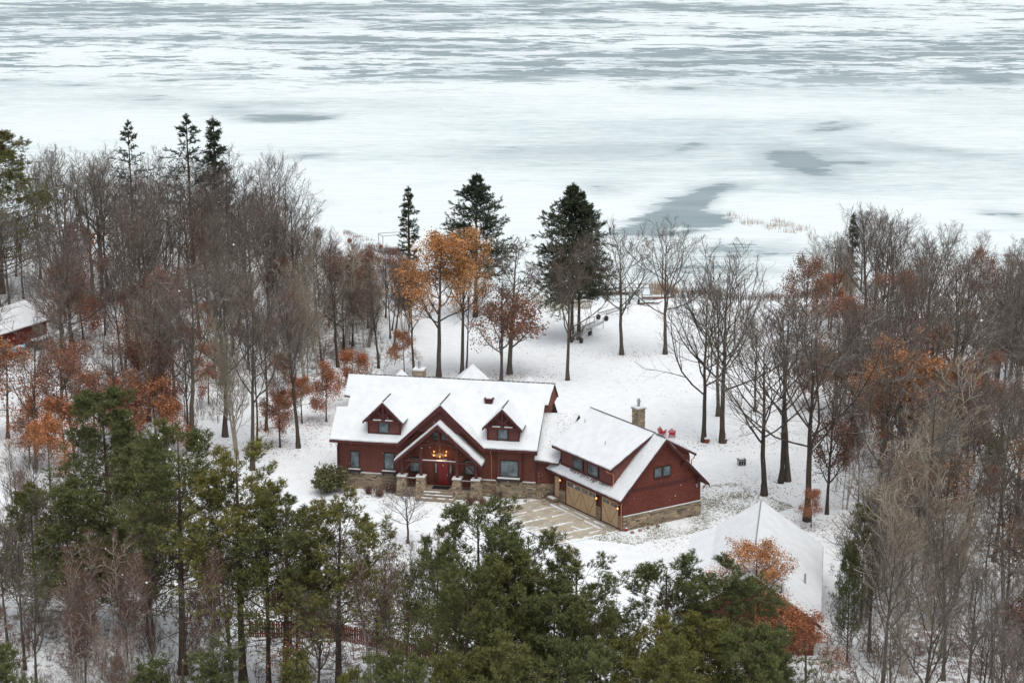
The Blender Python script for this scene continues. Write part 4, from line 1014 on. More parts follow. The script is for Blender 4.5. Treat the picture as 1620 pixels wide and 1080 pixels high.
# ------------------------------------------------------------------ growing trees
def unit(a): return a/np.maximum(np.linalg.norm(a, axis=-1, keepdims=True), 1e-9)
def grow_level(P, R, L, n, t0, t1, ang, lf, rf, K, up=0.0, wob=.12, shape=.5, g=None, taper=.25, lmin=0, out=0.0):
    """P (N,Kp,3) parent paths, R (N,Kp) radii, L (N,) lengths -> n children on each"""
    Np, Kp, _ = P.shape
    idx = np.repeat(np.arange(Np), n); m = len(idx)
    t = t0+(t1-t0)*(np.tile((np.arange(n)+.5)/n, Np)+g.uniform(-.5, .5, m)/n)
    t = np.clip(t, 0, .995); f = t*(Kp-1); i0 = f.astype(int); fr = (f-i0)[:, None]
    A = P[idx, i0]; B = P[idx, i0+1]; base = A*(1-fr)+B*fr; T = unit(B-A)
    pr_ = R[idx, i0]*(1-fr[:, 0])+R[idx, i0+1]*fr[:, 0]
    az = np.tile(np.arange(n)*2.4, Np)+g.uniform(-.7, .7, m)+np.repeat(g.uniform(0, 6.3, Np), n)
    ref = np.where(np.abs(T[:, 2:3]) < .9, np.array([[0, 0, 1.]]), np.array([[1., 0, 0]]))
    U = unit(np.cross(T, ref)); V = np.cross(T, U)
    an = np.radians(g.uniform(ang[0], ang[1], m))[:, None]
    D = unit(np.cos(an)*T+np.sin(an)*(U*np.cos(az)[:, None]+V*np.sin(az)[:, None]))
    ln = L[idx]*lf*(1-shape*(t-t0)/(t1-t0+1e-6))*g.uniform(.7, 1.25, m); ln = np.maximum(ln, lmin)
    pts = [base]
    for k in range(K-1):
        D = unit(D+np.array([0, 0, up])+g.normal(0, wob, (m, 3)))
        pts.append(pts[-1]+D*(ln/(K-1))[:, None])
    PP = np.stack(pts, 1)
    r0 = np.minimum(pr_*rf, pr_*.92)
    RR = r0[:, None]*np.linspace(1, taper, K)[None]
    return PP, RR, ln
def tubes(P, R, sides):
    Nn, K, _ = P.shape
    T = unit(P[:, -1]-P[:, 0]); ref = np.where(np.abs(T[:, 2:3]) < .9, np.array([[0, 0, 1.]]), np.array([[1., 0, 0]]))
    U = unit(np.cross(T, ref)); V = np.cross(T, U)
    a = np.arange(sides)*2*math.pi/sides
    ring = U[:, None, :]*np.cos(a)[None, :, None]+V[:, None, :]*np.sin(a)[None, :, None]
    v = P[:, :, None, :]+ring[:, None]*R[:, :, None, None]
    v = v.reshape(-1, 3)
    base = (np.arange(Nn)*K*sides)[:, None, None]; k = (np.arange(K-1)*sides)[None, :, None]; s = np.arange(sides)[None, None]; s2 = (s+1) % sides
    q = np.stack(np.broadcast_arrays(base+k+s, base+k+s2, base+k+sides+s2, base+k+sides+s), -1).reshape(-1, 4)
    return v, q
def spikes(B, T, R):
    """thin three-sided twigs from B to the tip T"""
    D = unit(T-B); ref = np.where(np.abs(D[:, 2:3]) < .9, np.array([[0, 0, 1.]]), np.array([[1., 0, 0]]))
    U = unit(np.cross(D, ref)); V = np.cross(D, U); n = len(B)
    a = np.arange(3)*2*math.pi/3
    ring = B[:, None]+(U[:, None]*np.cos(a)[None, :, None]+V[:, None]*np.sin(a)[None, :, None])*R[:, None, None]
    v = np.concatenate([ring, T[:, None]], 1).reshape(-1, 3)
    b = (np.arange(n)*4)[:, None]
    f = np.concatenate([b+np.array([[0, 1, 3]]), b+np.array([[1, 2, 3]]), b+np.array([[2, 0, 3]])], 0)
    return v, f
def leaves(C, size, g, tris=1):
    """small leaf blades in random directions"""
    n = len(C); D = unit(g.normal(0, 1, (n, 3))); E = unit(np.cross(D, g.normal(0, 1, (n, 3))))
    s = size*g.uniform(.6, 1.3, n)[:, None]
    v = np.stack([C-D*s*.5, C+E*s*.42, C+D*s*.5, C-E*s*.42], 1).reshape(-1, 3)
    b = (np.arange(n)*4)[:, None]; q = b+np.array([[0, 1, 2, 3]])
    return v, q
class Geo:
    def __init__(s): s.v = []; s.t = []; s.q = []; s.tm = []; s.qm = []; s.n = 0
    def add(s, v, t=None, q=None, mi=0):
        if t is not None: s.t.append(t+s.n); s.tm.append(np.full(len(t), mi))
        if q is not None: s.q.append(q+s.n); s.qm.append(np.full(len(q), mi))
        s.v.append(v); s.n += len(v)
    def mesh(s, name, mats, smooth=False):
        c = lambda L, w_: np.concatenate(L) if L else np.zeros((0, w_), int)
        c1 = lambda L: np.concatenate(L) if L else np.zeros(0, int)
        return mesh_np(name, np.concatenate(s.v), c(s.t, 3), c(s.q, 4), mats, c1(s.tm), c1(s.qm), smooth)
def trunk_path(H, r, K, lean, wob, g, flare=1.5, base=(0, 0)):
    z = np.linspace(0, 1, K); p = np.zeros((K, 3)); p[:, 2] = z*H
    dx = np.cumsum(g.normal(0, wob, K))*H/K; dy = np.cumsum(g.normal(0, wob, K))*H/K
    az = g.uniform(0, 6.28)
    p[:, 0] = base[0]+dx-dx[0]+math.cos(az)*lean*H*z; p[:, 1] = base[1]+dy-dy[0]+math.sin(az)*lean*H*z
    R = r*(1-z*.88); R[0] *= flare
    p[0, 2] = -.25
    return p[None], R[None]
KINDS = {}
def variant(kind, trunk, crown, tm, cm, H):
    KINDS.setdefault(kind, []).append((trunk.mesh(kind+'_trunk', tm, True), crown.mesh(kind+'_crown', cm), H))
def broad(kind, seed, H=16, r=.24, lean=.03, t0=.36, nl=13, lang=(35, 62), lf=.42, up=.12, nb=7, nt=7, nf=5, twr=.014, leaf=None, leafn=0, tw=None, bark=None,
          stems=1, spread=.0, wob=.02, leafr=.16, low=None, tl=.62, shape=.55, leafsize=.26):
    g = np.random.default_rng(seed); tr_ = Geo(); cr = Geo(); lp = []
    for s in range(stems):
        a = g.uniform(0, 6.28); b0 = (math.cos(a)*.25*(stems > 1), math.sin(a)*.25*(stems > 1))
        Hs = H*(1 if s == 0 else g.uniform(.7, .97)); rs = r*(1 if s == 0 else g.uniform(.6, .95))
        P0, R0 = trunk_path(Hs*.93, rs, 12, lean+(spread*g.uniform(.5, 1) if stems > 1 else 0), wob, g, base=b0)
        v, q_ = tubes(P0, R0, 7); tr_.add(v, q=q_)
        P1, R1, L1 = grow_level(P0, R0, np.array([Hs]), nl, t0, .97, lang, lf, .62, 7, up, .13, shape, g)
        v, q_ = tubes(P1, R1, 5); tr_.add(v, q=q_)
        P2, R2, L2 = grow_level(P1, R1, L1, nb, .2, .98, (28, 58), .45, .6, 5, up*.8, .16, .45, g)
        v, q_ = tubes(P2, np.maximum(R2, twr*1.7), 4); tr_.add(v, q=q_)
        P3, R3, L3 = grow_level(P2, R2, L2, nt, .15, .98, (25, 60), .48, .6, 3, up*.6, .18, .35, g, lmin=.35)
        v, q_ = tubes(P3, np.maximum(R3, twr*.75)*np.array([1, .8, .5]), 3); cr.add(v, q=q_)
        P4, R4, L4 = grow_level(P3, R3, L3, nf, .1, .98, (22, 60), tl, .6, 2, up*.4, .1, .3, g, lmin=.3)
        v, f = spikes(P4[:, 0], P4[:, 1], np.full(len(P4), twr*.75)); cr.add(v, t=f)
        lp.append(P4[:, 1]); lp.append(P3[:, 1:].reshape(-1, 3))
    if leaf is not None:
        C = np.concatenate(lp)
        if low is not None: C = C[C[:, 2] < low*H]
        # leaves hang in sprays: some boughs carry many, some none
        k = vnoise(C[:, 0]+C[:, 2]*.7, C[:, 1]+C[:, 2], 1.7, seed)
        C = C[k > g.uniform(.15, .62, len(C))]
        pick = g.integers(0, len(C), leafn); Cp = C[pick]+g.normal(0, leafr, (leafn, 3))
        v, q_ = leaves(Cp, leafsize, g); cr.add(v, q=q_, mi=1)
    variant(kind, tr_, cr, [bark or M_bark], [tw or M_twig, leaf or M_leafor], H)
def needle_tufts(C, D, g, n, ln, wd, back=.35):
    """each shoot is a brush of n thin needle blades round the direction D"""
    m = len(C); Cc = np.repeat(C, n, 0); Dd = np.repeat(D, n, 0)
    side = unit(np.cross(Dd, g.normal(0, 1, (m*n, 3)))); s = g.uniform(0, 1, (m*n, 1))
    B = Cc+Dd*(s-.3)*ln*.9; tip = B+unit(Dd*.75+side*.85)*ln*g.uniform(.6, 1.1, (m*n, 1))
    wv = unit(np.cross(tip-B, g.normal(0, 1, (m*n, 3))))*wd
    v = np.stack([B-wv, B+wv, tip], 1).reshape(-1, 3)
    f = np.arange(m*n*3).reshape(-1, 3)
    return v, f
def pine(kind, seed, H=15, r=.2, t0=.35, nl=34, lf=.20, shape=.6, nb=6, ns=6, nn=10, ln=.26, wd=.022, up=.12, ang=(58, 88), m=None, crownw=1.0, gaps=.25, lean=.02):
    g = np.random.default_rng(seed); tr_ = Geo(); cr = Geo()
    P0, R0 = trunk_path(H*.97, r, 12, lean, .008, g); v, q_ = tubes(P0, R0, 7); tr_.add(v, q=q_)
    P1, R1, L1 = grow_level(P0, R0, np.array([H]), nl, t0, .98, ang, lf, .34, 5, up, .10, shape, g, lmin=.8)
    keep = g.uniform(0, 1, len(P1)) > gaps*.5; P1, R1, L1 = P1[keep], R1[keep], L1[keep]
    v, q_ = tubes(P1, R1, 4); tr_.add(v, q=q_)
    # some bare stubs below the crown
    Ps, Rs, Ls = grow_level(P0, R0, np.array([H]), 9, t0*.45, t0, (60, 95), lf*.45, .2, 3, -.02, .1, 0, g); v, q_ = tubes(Ps, Rs, 3); tr_.add(v, q=q_)
    P2, R2, L2 = grow_level(P1, R1, L1, nb, .28, .99, (25, 60), .42, .55, 4, up, .12, .4, g, lmin=.3)
    v, q_ = tubes(P2, np.maximum(R2, .012), 3); cr.add(v, q=q_, mi=1)
    P3, R3, L3 = grow_level(P2, R2, L2, ns, .25, 1.0, (15, 60), .35, .5, 2, up*2, .1, .2, g, lmin=.2)
    tip = P3[:, 1]; d = unit(unit(P3[:, 1]-P3[:, 0])+np.array([0, 0, .9]))
    tip2 = P2[:, -1]; d2 = unit(P2[:, -1]-P2[:, -2]+np.array([0, 0, .3]))
    top = P0[0, -1:]; C = np.concatenate([tip, tip2, top+g.normal(0, .12, (6, 3))]); D = np.concatenate([d, d2, np.tile([[0, 0, 1.]], (6, 1))])
    v, f = needle_tufts(C, D, g, nn, ln, wd); cr.add(v, t=f)
    variant(kind, tr_, cr, [M_barkpine], [m or M_pine, M_barkpine], H)
def spruce(kind, seed, H=18, r=.24, t0=.12, nl=90, lf=.22, nb=9, nn=7, droop=-.05, m=None, taper=1.0, ln=.24, wd=.028, gaps=.15, two=False):
    g = np.random.default_rng(seed); tr_ = Geo(); cr = Geo()
    P0, R0 = trunk_path(H, r, 10, .01, .004, g); v, q_ = tubes(P0, R0, 6); tr_.add(v, q=q_)
    S3 = [grow_level(P0, R0, np.array([H]), int(nl*.36), t0, .48, (74, 98), lf, .3, 5, droop, .07, .14, g, lmin=.2),
          grow_level(P0, R0, np.array([H]), int(nl*.34), .46, .74, (66, 92), lf*.93, .3, 5, droop*.6, .07, .28, g, lmin=.2),
          grow_level(P0, R0, np.array([H]), int(nl*.30), .72, .985, (50, 82), lf*.68, .3, 5, droop*.2, .06, .93, g, lmin=.15)]
    P1, R1, L1 = (np.concatenate(z_) for z_ in zip(*S3))
    if two:
        P0b = P0+np.array([.5, 0, 0])*np.linspace(0, 1, 10)[None, :, None]; 
    keep = g.uniform(0, 1, len(P1)) > gaps; P1, R1, L1 = P1[keep], R1[keep], L1[keep]
    v, q_ = tubes(P1, R1, 3); tr_.add(v, q=q_)
    # every bough carries fingers of side shoots, all thick with needles
    P2, R2, L2 = grow_level(P1, R1, L1, nb, .15, 1.0, (35, 62), .36, .5, 3, .05, .06, .6, g, lmin=.22)
    f1 = np.concatenate([(P1[:, i]*(1-k)+P1[:, i+1]*k) for i in range(1, 4) for k in (.0, .33, .66)]+[P1[:, -1]])
    d1 = np.concatenate([unit(P1[:, i+1]-P1[:, i]) for i in range(1, 4) for k in (.0, .33, .66)]+[unit(P1[:, -1]-P1[:, -2])])
    f2 = np.concatenate([(P2[:, i]*(1-k)+P2[:, i+1]*k) for i in range(2) for k in (.35, .9)]); d2 = np.concatenate([unit(P2[:, i+1]-P2[:, i]) for i in range(2) for k in (.35, .9)])
    v, f = needle_tufts(np.concatenate([f1, f2]), np.concatenate([d1, d2])+np.array([0, 0, .12]), g, nn, ln, wd); cr.add(v, t=f)
    C = P0[0, -2:]; v, f = needle_tufts(np.repeat(C, 5, 0)+g.normal(0, .06, (10, 3)), np.tile([[0, 0, 1.]], (10, 1)), g, nn, ln, wd); cr.add(v, t=f)
    variant(kind, tr_, cr, [M_barkpine], [m or M_spruce], H)
def bush(kind, seed, H=1.6, stems=26, spread=.55, nt=6, nf=4, twr=.010, tw=None, leaf=None, leafn=0, leafsize=.14):
    g = np.random.default_rng(seed); tr_ = Geo(); cr = Geo()
    a = g.uniform(0, 6.28, stems); sp_ = g.uniform(0, spread, stems)
    B = np.stack([np.cos(a)*sp_*.5, np.sin(a)*sp_*.5, np.full(stems, -.1)], 1); D = unit(np.stack([np.cos(a)*sp_, np.sin(a)*sp_, np.ones(stems)], 1))
    hh = H*g.uniform(.5, 1.0, stems); z = np.linspace(0, 1, 4)
    P = B[:, None]+D[:, None]*(hh[:, None]*z[None])[..., None]+g.normal(0, .04*H, (stems, 4, 3))*z[None, :, None]
    R = np.full((stems, 4), twr*1.6)*np.linspace(1, .5, 4)[None]
    v, q_ = tubes(P, R, 3); tr_.add(v, q=q_)
    P3, R3, L3 = grow_level(P, R, hh, nt, .25, .98, (20, 50), .42, .7, 3, .08, .12, .4, g, lmin=.15)
    v, q_ = tubes(P3, np.maximum(R3, twr*.7), 3); cr.add(v, q=q_)
    P4, R4, L4 = grow_level(P3, R3, L3, nf, .2, .98, (20, 55), .5, .7, 2, .05, .1, .3, g, lmin=.12)
    v, f = spikes(P4[:, 0], P4[:, 1], np.full(len(P4), twr*.7)); cr.add(v, t=f)
    if leafn:
        C = np.concatenate([P4[:, 1], P3[:, 1]]); v, q_ = leaves(C[g.integers(0, len(C), leafn)]+g.normal(0, .07, (leafn, 3)), leafsize, g); cr.add(v, q=q_, mi=1)
    variant(kind, tr_, cr, [tw or M_twig], [tw or M_twig, leaf or M_leafru], H)

for s in (11, 12, 13, 14, 15): broad('lawn', s, H=16, t0=.32, nl=17, lang=(34, 68), lf=.60, up=.18, nb=8, nt=6, nf=4, twr=.012, r=.23, lean=.025, shape=.62, wob=.03)
for s in (21, 22, 23, 24, 25): broad('forest', s, H=17, t0=.38, nl=15, lang=(24, 55), lf=.44, up=.14, nb=7, nt=6, nf=3, twr=.011, r=.21, lean=.06, wob=.035)
for s in (31, 32): broad('pale', s, H=15, t0=.22, nl=16, lang=(18, 45), lf=.40, up=.17, nb=6, nt=6, nf=4, twr=.012, r=.13, stems=3, spread=.16, tw=M_twigpale, bark=M_birch)
for s in (41, 42, 43): broad('birch', s, H=12, t0=.35, nl=14, lang=(15, 38), lf=.26, up=.12, nb=6, nt=6, nf=5, twr=.012, r=.085, stems=3, spread=.12, tw=M_twigred, bark=M_birch, wob=.03)
for s in (51, 52, 53): broad('sapling', s, H=8, t0=.2, nl=12, lang=(20, 50), lf=.34, up=.08, nb=5, nt=5, nf=4, twr=.010, r=.07, lean=.08, wob=.05, bark=M_bark, tw=M_twigred if s == 52 else M_twig)
for s in (61, 62): broad('orange', s, H=17, t0=.36, nl=15, lang=(35, 65), lf=.36, nb=7, nt=6, nf=4, twr=.012, r=.26, leaf=M_leafor, leafn=12000, leafr=.30, leafsize=.17)
for s in (71, 72): broad('russet', s, H=12, t0=.25, nl=14, lang=(45, 80), lf=.38, nb=6, nt=6, nf=4, twr=.012, r=.16, leaf=M_leafru, leafn=8000, leafr=.34, up=.04, leafsize=.16)
for s in (75, 76): broad('copper', s, H=9, t0=.30, nl=12, lang=(50, 85), lf=.34, nb=6, nt=5, nf=4, twr=.012, r=.13, leaf=M_rust, leafn=6500, leafr=.3, up=.02, leafsize=.16)
for s in (81, 82): broad('lowleaf', s, H=16, t0=.16, nl=17, lang=(40, 75), lf=.34, nb=7, nt=6, nf=4, twr=.013, r=.22, leaf=M_leafru, leafn=3000, leafr=.35, low=.6, leafsize=.2)
for s in (91, 92, 93, 94): pine('pine', s, H=15, t0=.34, nl=50, lf=.27, nb=8, ns=9, nn=12, ln=.21, wd=.017, shape=.66)
for s in (95, 96): pine('fullpine', s, H=15, t0=.14, nl=80, lf=.30, nb=9, ns=9, nn=10, shape=.70, ln=.22, wd=.019, gaps=.1)
for s in (97,): pine('youngpine', s, H=6, r=.09, t0=.08, nl=36, lf=.30, nb=5, ns=4, nn=9, shape=.8, gaps=.1, ang=(45, 75))
spruce('spruce', 101, H=19, nl=170, lf=.25, nb=9, nn=7, ln=.34, wd=.040, t0=.27, gaps=.15, droop=.035); spruce('spruce', 102, H=19, nl=160, lf=.25, nb=9, nn=7, ln=.34, wd=.040, t0=.27, droop=.05, gaps=.15)
spruce('thinspruce', 103, H=20, nl=90, lf=.16, nb=6, nn=6, droop=.03, gaps=.3, t0=.3, ln=.28, wd=.032); spruce('narrow', 104, H=13, nl=100, lf=.105, nb=4, nn=5, t0=.1, ln=.28, wd=.034, droop=.04)
for s in (111, 112, 113): bush('bush', s, tw=M_twigred if s == 112 else M_twig)
bush('leafbush', 114, leafn=700, leaf=M_redbrush, tw=M_twigred); bush('evergreenbush', 115, H=2.0, stems=50, spread=.8, nt=7, leafn=5200, leaf=M_shrubleaf, leafsize=.16)
bush('paletuft', 116, H=1.2, stems=40, spread=.6, nt=2, nf=2, tw=M_reed)

COUNT = {}
def plant(kind, name, x, y, H, label, cat, group=None, wide=1.0, var=None, z=None, rz=None, simple=False):
    L = KINDS[kind]; i = COUNT.get(kind, 0) if var is None else var; COUNT[kind] = COUNT.get(kind, 0)+1
    tm, cm, H0 = L[i % len(L)]
    o = thing(name, label, cat, (x, y, float(ground_z(x, y)) if z is None else z), random.uniform(0, 6.28) if rz is None else rz, group)
    s = H/H0; o.scale = (s*wide, s*wide, s)
    link('trunk' if 'bush' not in kind and kind != 'paletuft' else 'stems', tm, o); link('crown' if 'bush' not in kind and kind != 'paletuft' else 'twigs', cm, o)
    return o
def tree(kind, px, by, ty, name, label, wide=1.0, cat='tree', group=None, var=None, rz=None):
    p = un(px, by); return plant(kind, name, p[0], p[1], height_for(px, by, ty), label, cat, group, wide, var, rz=rz)

T = tree
# open-grown trees on the lawn behind and right of the house
gl = 'bare trees standing on the snowy lawn'
T('lawn', 898, 601, 402, 'bare_tree', 'tall bare tree behind the house, standing in front of the right-hand broad spruce', 1.04, group=gl, var=0)
T('lawn', 984, 561, 374, 'bare_tree', 'bare vase-shaped tree alone on the lawn, between the spruce and the shore pole', 1.23, group=gl, var=1)
T('lawn', 1052, 561, 374, 'bare_tree', 'bare tree with dense twigs beside the thin brown pole near the shore', 1.23, group=gl, var=2)
T('lawn', 1113, 698, 452, 'bare_tree', 'bare straight tree with a snow-capped stump at its foot, nearest the garage', 1.10, group=gl, var=3)
T('forest', 1136, 656, 432, 'bare_tree', 'thin bare tree half hidden behind the two with capped stumps', 1.17, group=gl, var=0)
T('lawn', 1143, 698, 428, 'bare_tree', 'leaning bare tree forking low, right of the tree nearest the garage', 1.17, group=gl, var=4)
T('lawn', 1194, 651, 497, 'bare_tree', 'small bare tree farther back, above the grey box on the lawn', 1.04, group=gl, var=0)
T('lawn', 1209, 781, 528, 'bare_tree', 'bare tree with wide drooping left limbs behind the snowy outbuilding', 1.30, group=gl, var=1)
T('forest', 1235, 761, 490, 'bare_tree', 'upright bare tree, left one of the close pair behind the outbuilding', 1.17, group=gl, var=1)
T('forest', 1246, 758, 476, 'bare_tree', 'leaning bare tree, right one of the close pair behind the outbuilding', 1.30, group=gl, var=2)
T('lawn', 1277, 822, 508, 'bare_tree', 'large dark bare tree with low forks just behind the outbuilding ridge', 1.23, group=gl, var=2)
T('lowleaf', 1308, 812, 560, 'oak_tree', 'slender tree with brown leaves clinging low, right of the large dark bare tree', 0.78)
T('copper', 1283, 832, 770, 'beech_sapling', 'low rusty-leaved sapling at the foot of the large dark bare tree', 1.0, cat='sapling')
# left lawn
gl2 = 'trees on the snowy lawn left of the house'
T('russet', 443, 704, 560, 'oak_tree', 'small oak with low orange-brown leaves on the lawn, second from the house wall', .8, group=gl2, var=0)
T('copper', 443, 702, 615, 'oak_sapling', 'orange leafy sapling leaning on the trunk of the small lawn oak', 1.1, group=gl2)
T('forest', 472, 706, 452, 'bare_tree', 'dark straight trunk bare tree on the lawn closest left of the house', 1.04, group=gl2, var=3)
T('copper', 478, 664, 590, 'oak_sapling', 'orange leafy young oak behind the dark straight lawn trunk', 1.2, group=gl2)
T('copper', 516, 662, 572, 'oak_sapling', 'orange-leaved young oak touching the left end of the house roof', 1.1, group=gl2)
T('forest', 421, 676, 480, 'bare_tree', 'bare tree with flared red-brown foot behind the small lawn oak', 1.04, group=gl2, var=4)
T('forest', 356, 686, 420, 'bare_tree', 'dark bare tree at the back edge of the left lawn', 1.30, group=gl2, var=2)
T('forest', 302, 711, 430, 'bare_tree', 'bare tree leaning right at the left end of the lawn, with fused base', 1.30, group=gl2, var=1)
T('forest', 297, 709, 520, 'bare_tree', 'smaller leaning stem fused to the tree at the left end of the lawn', 0.91, group=gl2, var=0)
T('pale', 373, 722, 500, 'ash_tree', 'pale grey multi-stemmed tree in front of the left lawn', 1.04, group=gl2, var=0)
T('forest', 399, 741, 450, 'bare_tree', 'thick mossy-green trunked tree rising behind the tall pine, left of the house', 1.04, group=gl2, var=3)
T('forest', 407, 702, 500, 'bare_tree', 'thin reddish trunk right of the mossy thick trunk', 0.78, group=gl2, var=4)
# behind the house
T('orange', 694, 596, 372, 'oak_tree', 'tall oak with golden-orange leaves right behind the house chimney', 1.19, var=0)
T('orange', 731, 592, 366, 'oak_tree', 'orange-leaved oak with twin trunk behind the rear gable', 0.94, var=1)
T('forest', 738, 589, 420, 'bare_tree', 'second stem of the twin-trunked oak, nearly bare', 0.78, var=2)
T('lowleaf', 806, 589, 372, 'oak_tree', 'spreading oak with sparse dark red leaves and thick russet trunk behind the house', 1.37, var=0)
T('lowleaf', 793, 601, 400, 'oak_tree', 'straight grey trunk in front of the thick russet oak', 0.98, var=1)
T('forest', 655, 590, 420, 'bare_tree', 'dark leaning tree left of the golden oak, over the house chimney', 1.04, var=0)
T('copper', 640, 592, 520, 'oak_sapling', 'rusty sapling beside the main house chimney', 1.0)
T('pale', 545, 560, 395, 'birch_tree', 'pale white-branched birch fanning out behind the left end of the roof', 1.43, var=1)
T('pale', 500, 590, 430, 'birch_tree', 'whitish slim birch beyond the left lawn, left of the fanning pale birch', 1.04, var=0)
T('birch', 640, 540, 400, 'birch_tree', 'thin pale birch stems left of the golden oak canopy', 1.0)
# conifers along the lake
T('spruce', 905, 535, 291, 'spruce_tree', 'broad dark spruce with double top, rightmost of the three lakeside conifers', 1.12, var=0)
T('spruce', 915, 535, 303, 'spruce_tree', 'slightly lower spruce grown into the double-topped one', .95, var=1)
T('spruce', 752, 500, 277, 'spruce_tree', 'wide dark spruce rising behind the orange oaks, middle of the three lakeside conifers', 1.2, var=1)
T('narrow', 648, 445, 298, 'spruce_tree', 'narrow columnar spruce, leftmost of the three lakeside conifers', 1.25, var=0)
T('thinspruce', 214, 430, 190, 'spruce_tree', 'sparse pointed spruce alone above the left woods', 1.0)
T('thinspruce', 307, 440, 182, 'spruce_tree', 'tallest thin grey-green spruce of the left woods', 1.35)
T('narrow', 344, 440, 190, 'spruce_tree', 'narrow dark spruce just right of the tallest spruce in the left woods', 1.25)
T('fullpine', 2, 462, 212, 'pine_tree', 'dark green pine at the far left edge of the woods', 1.7, var=0)
T('narrow', 1346, 470, 338, 'spruce_tree', 'narrow dark spruce spire poking out of the right woods', 1.0)
# garden trees in front
T('lawn', 645, 858, 776, 'ornamental_tree', 'small bare ornamental tree on the snow before the porch steps', 1.76, var=3)
T('sapling', 568, 768, 688, 'ornamental_tree', 'thin bare shrub-tree against the left front wall', .55, var=0)
T('sapling', 660, 776, 728, 'ornamental_tree', 'tiny bare tree beside the left porch piers', 1.0, var=1, cat='sapling')
# trees before the outbuilding
T('orange', 1192, 1030, 855, 'oak_tree', 'orange-leaved young oak in front of the snowy outbuilding', 1.4, var=0)
T('copper', 1215, 1050, 932, 'oak_sapling', 'orange-brown leafy sapling hiding the outbuilding gable', .9)
T('copper', 1275, 1085, 965, 'oak_sapling', 'rusty leafy sapling at the near corner of the outbuilding', 1.3)
T('sapling', 1245, 960, 895, 'sapling', 'thin red-leaved sapling beside the outbuilding roof edge', .8, cat='sapling', var=1)
T('pale', 1372, 960, 700, 'ash_tree', 'pale tan many-stemmed tree right of the outbuilding, crown spread like a fan', 1.7, var=0)
T('pale', 1450, 850, 590, 'ash_tree', 'pale tan tall tree in the right woods, above the fan-crowned one', 1.5, var=1)
T('fullpine', 1362, 985, 800, 'pine_tree', 'dark green pine behind the pale fan-crowned tree', .8, var=1)
T('fullpine', 1340, 1045, 865, 'pine_tree', 'short-needled evergreen leaning toward the outbuilding eave', .6, var=0)
T('youngpine', 1572, 790, 690, 'pine_tree', 'small yellow-green pine inside the right woods', 1.0)
T('orange', 1420, 770, 545, 'oak_tree', 'broad oak with golden-orange crown amid the right woods', 1.44, var=1)
T('orange', 1490, 760, 575, 'oak_tree', 'orange oak right behind the golden one in the right woods', 1.12, var=0)
T('russet', 1270, 575, 400, 'oak_tree', 'rusty-leaved oak leaning over the lawn at the left edge of the right woods', .8, var=1)
T('copper', 1285, 640, 545, 'oak_sapling', 'brown leafy sapling round the thatched-looking brown hut', 1.2)
# foreground pines
T('fullpine', 180, 880, 612, 'pine_tree', 'tall hazy olive pine in the left woods before the orange oaks', 1.45, var=1)
T('fullpine', 60, 985, 775, 'pine_tree', 'bushy dark green pine at the left edge of the foreground', 1.29, var=0)
T('fullpine', 130, 1010, 760, 'pine_tree', 'dark green round-topped pine, second from the left edge', 1.45, var=1)
T('fullpine', 238, 1000, 700, 'pine_tree', 'dense dark pine between the olive pine and the yellow-green pine', 1.37, var=0)
T('pine', 290, 1065, 678, 'pine_tree', 'yellow-green pine with open top left of the lawn', 1.29, var=0)
T('pine', 385, 1085, 708, 'pine_tree', 'tall pine with snow-bright gaps just left of the house lawn', 1.29, var=1)
T('pine', 452, 1105, 800, 'pine_tree', 'dark pine right of the tall lawn-edge pine', 1.52, var=2)
T('pine', 535, 1110, 786, 'pine_tree', 'round-topped pine below the left front wall of the house', 1.38, var=3)
T('pine', 425, 1095, 770, 'pine_tree', 'thin-topped pine between the tall lawn-edge pine and the round-topped one', 1.00, var=1)
T('pine', 690, 1150, 840, 'pine_tree', 'slender sparse pine below the porch steps', 0.88, var=2)
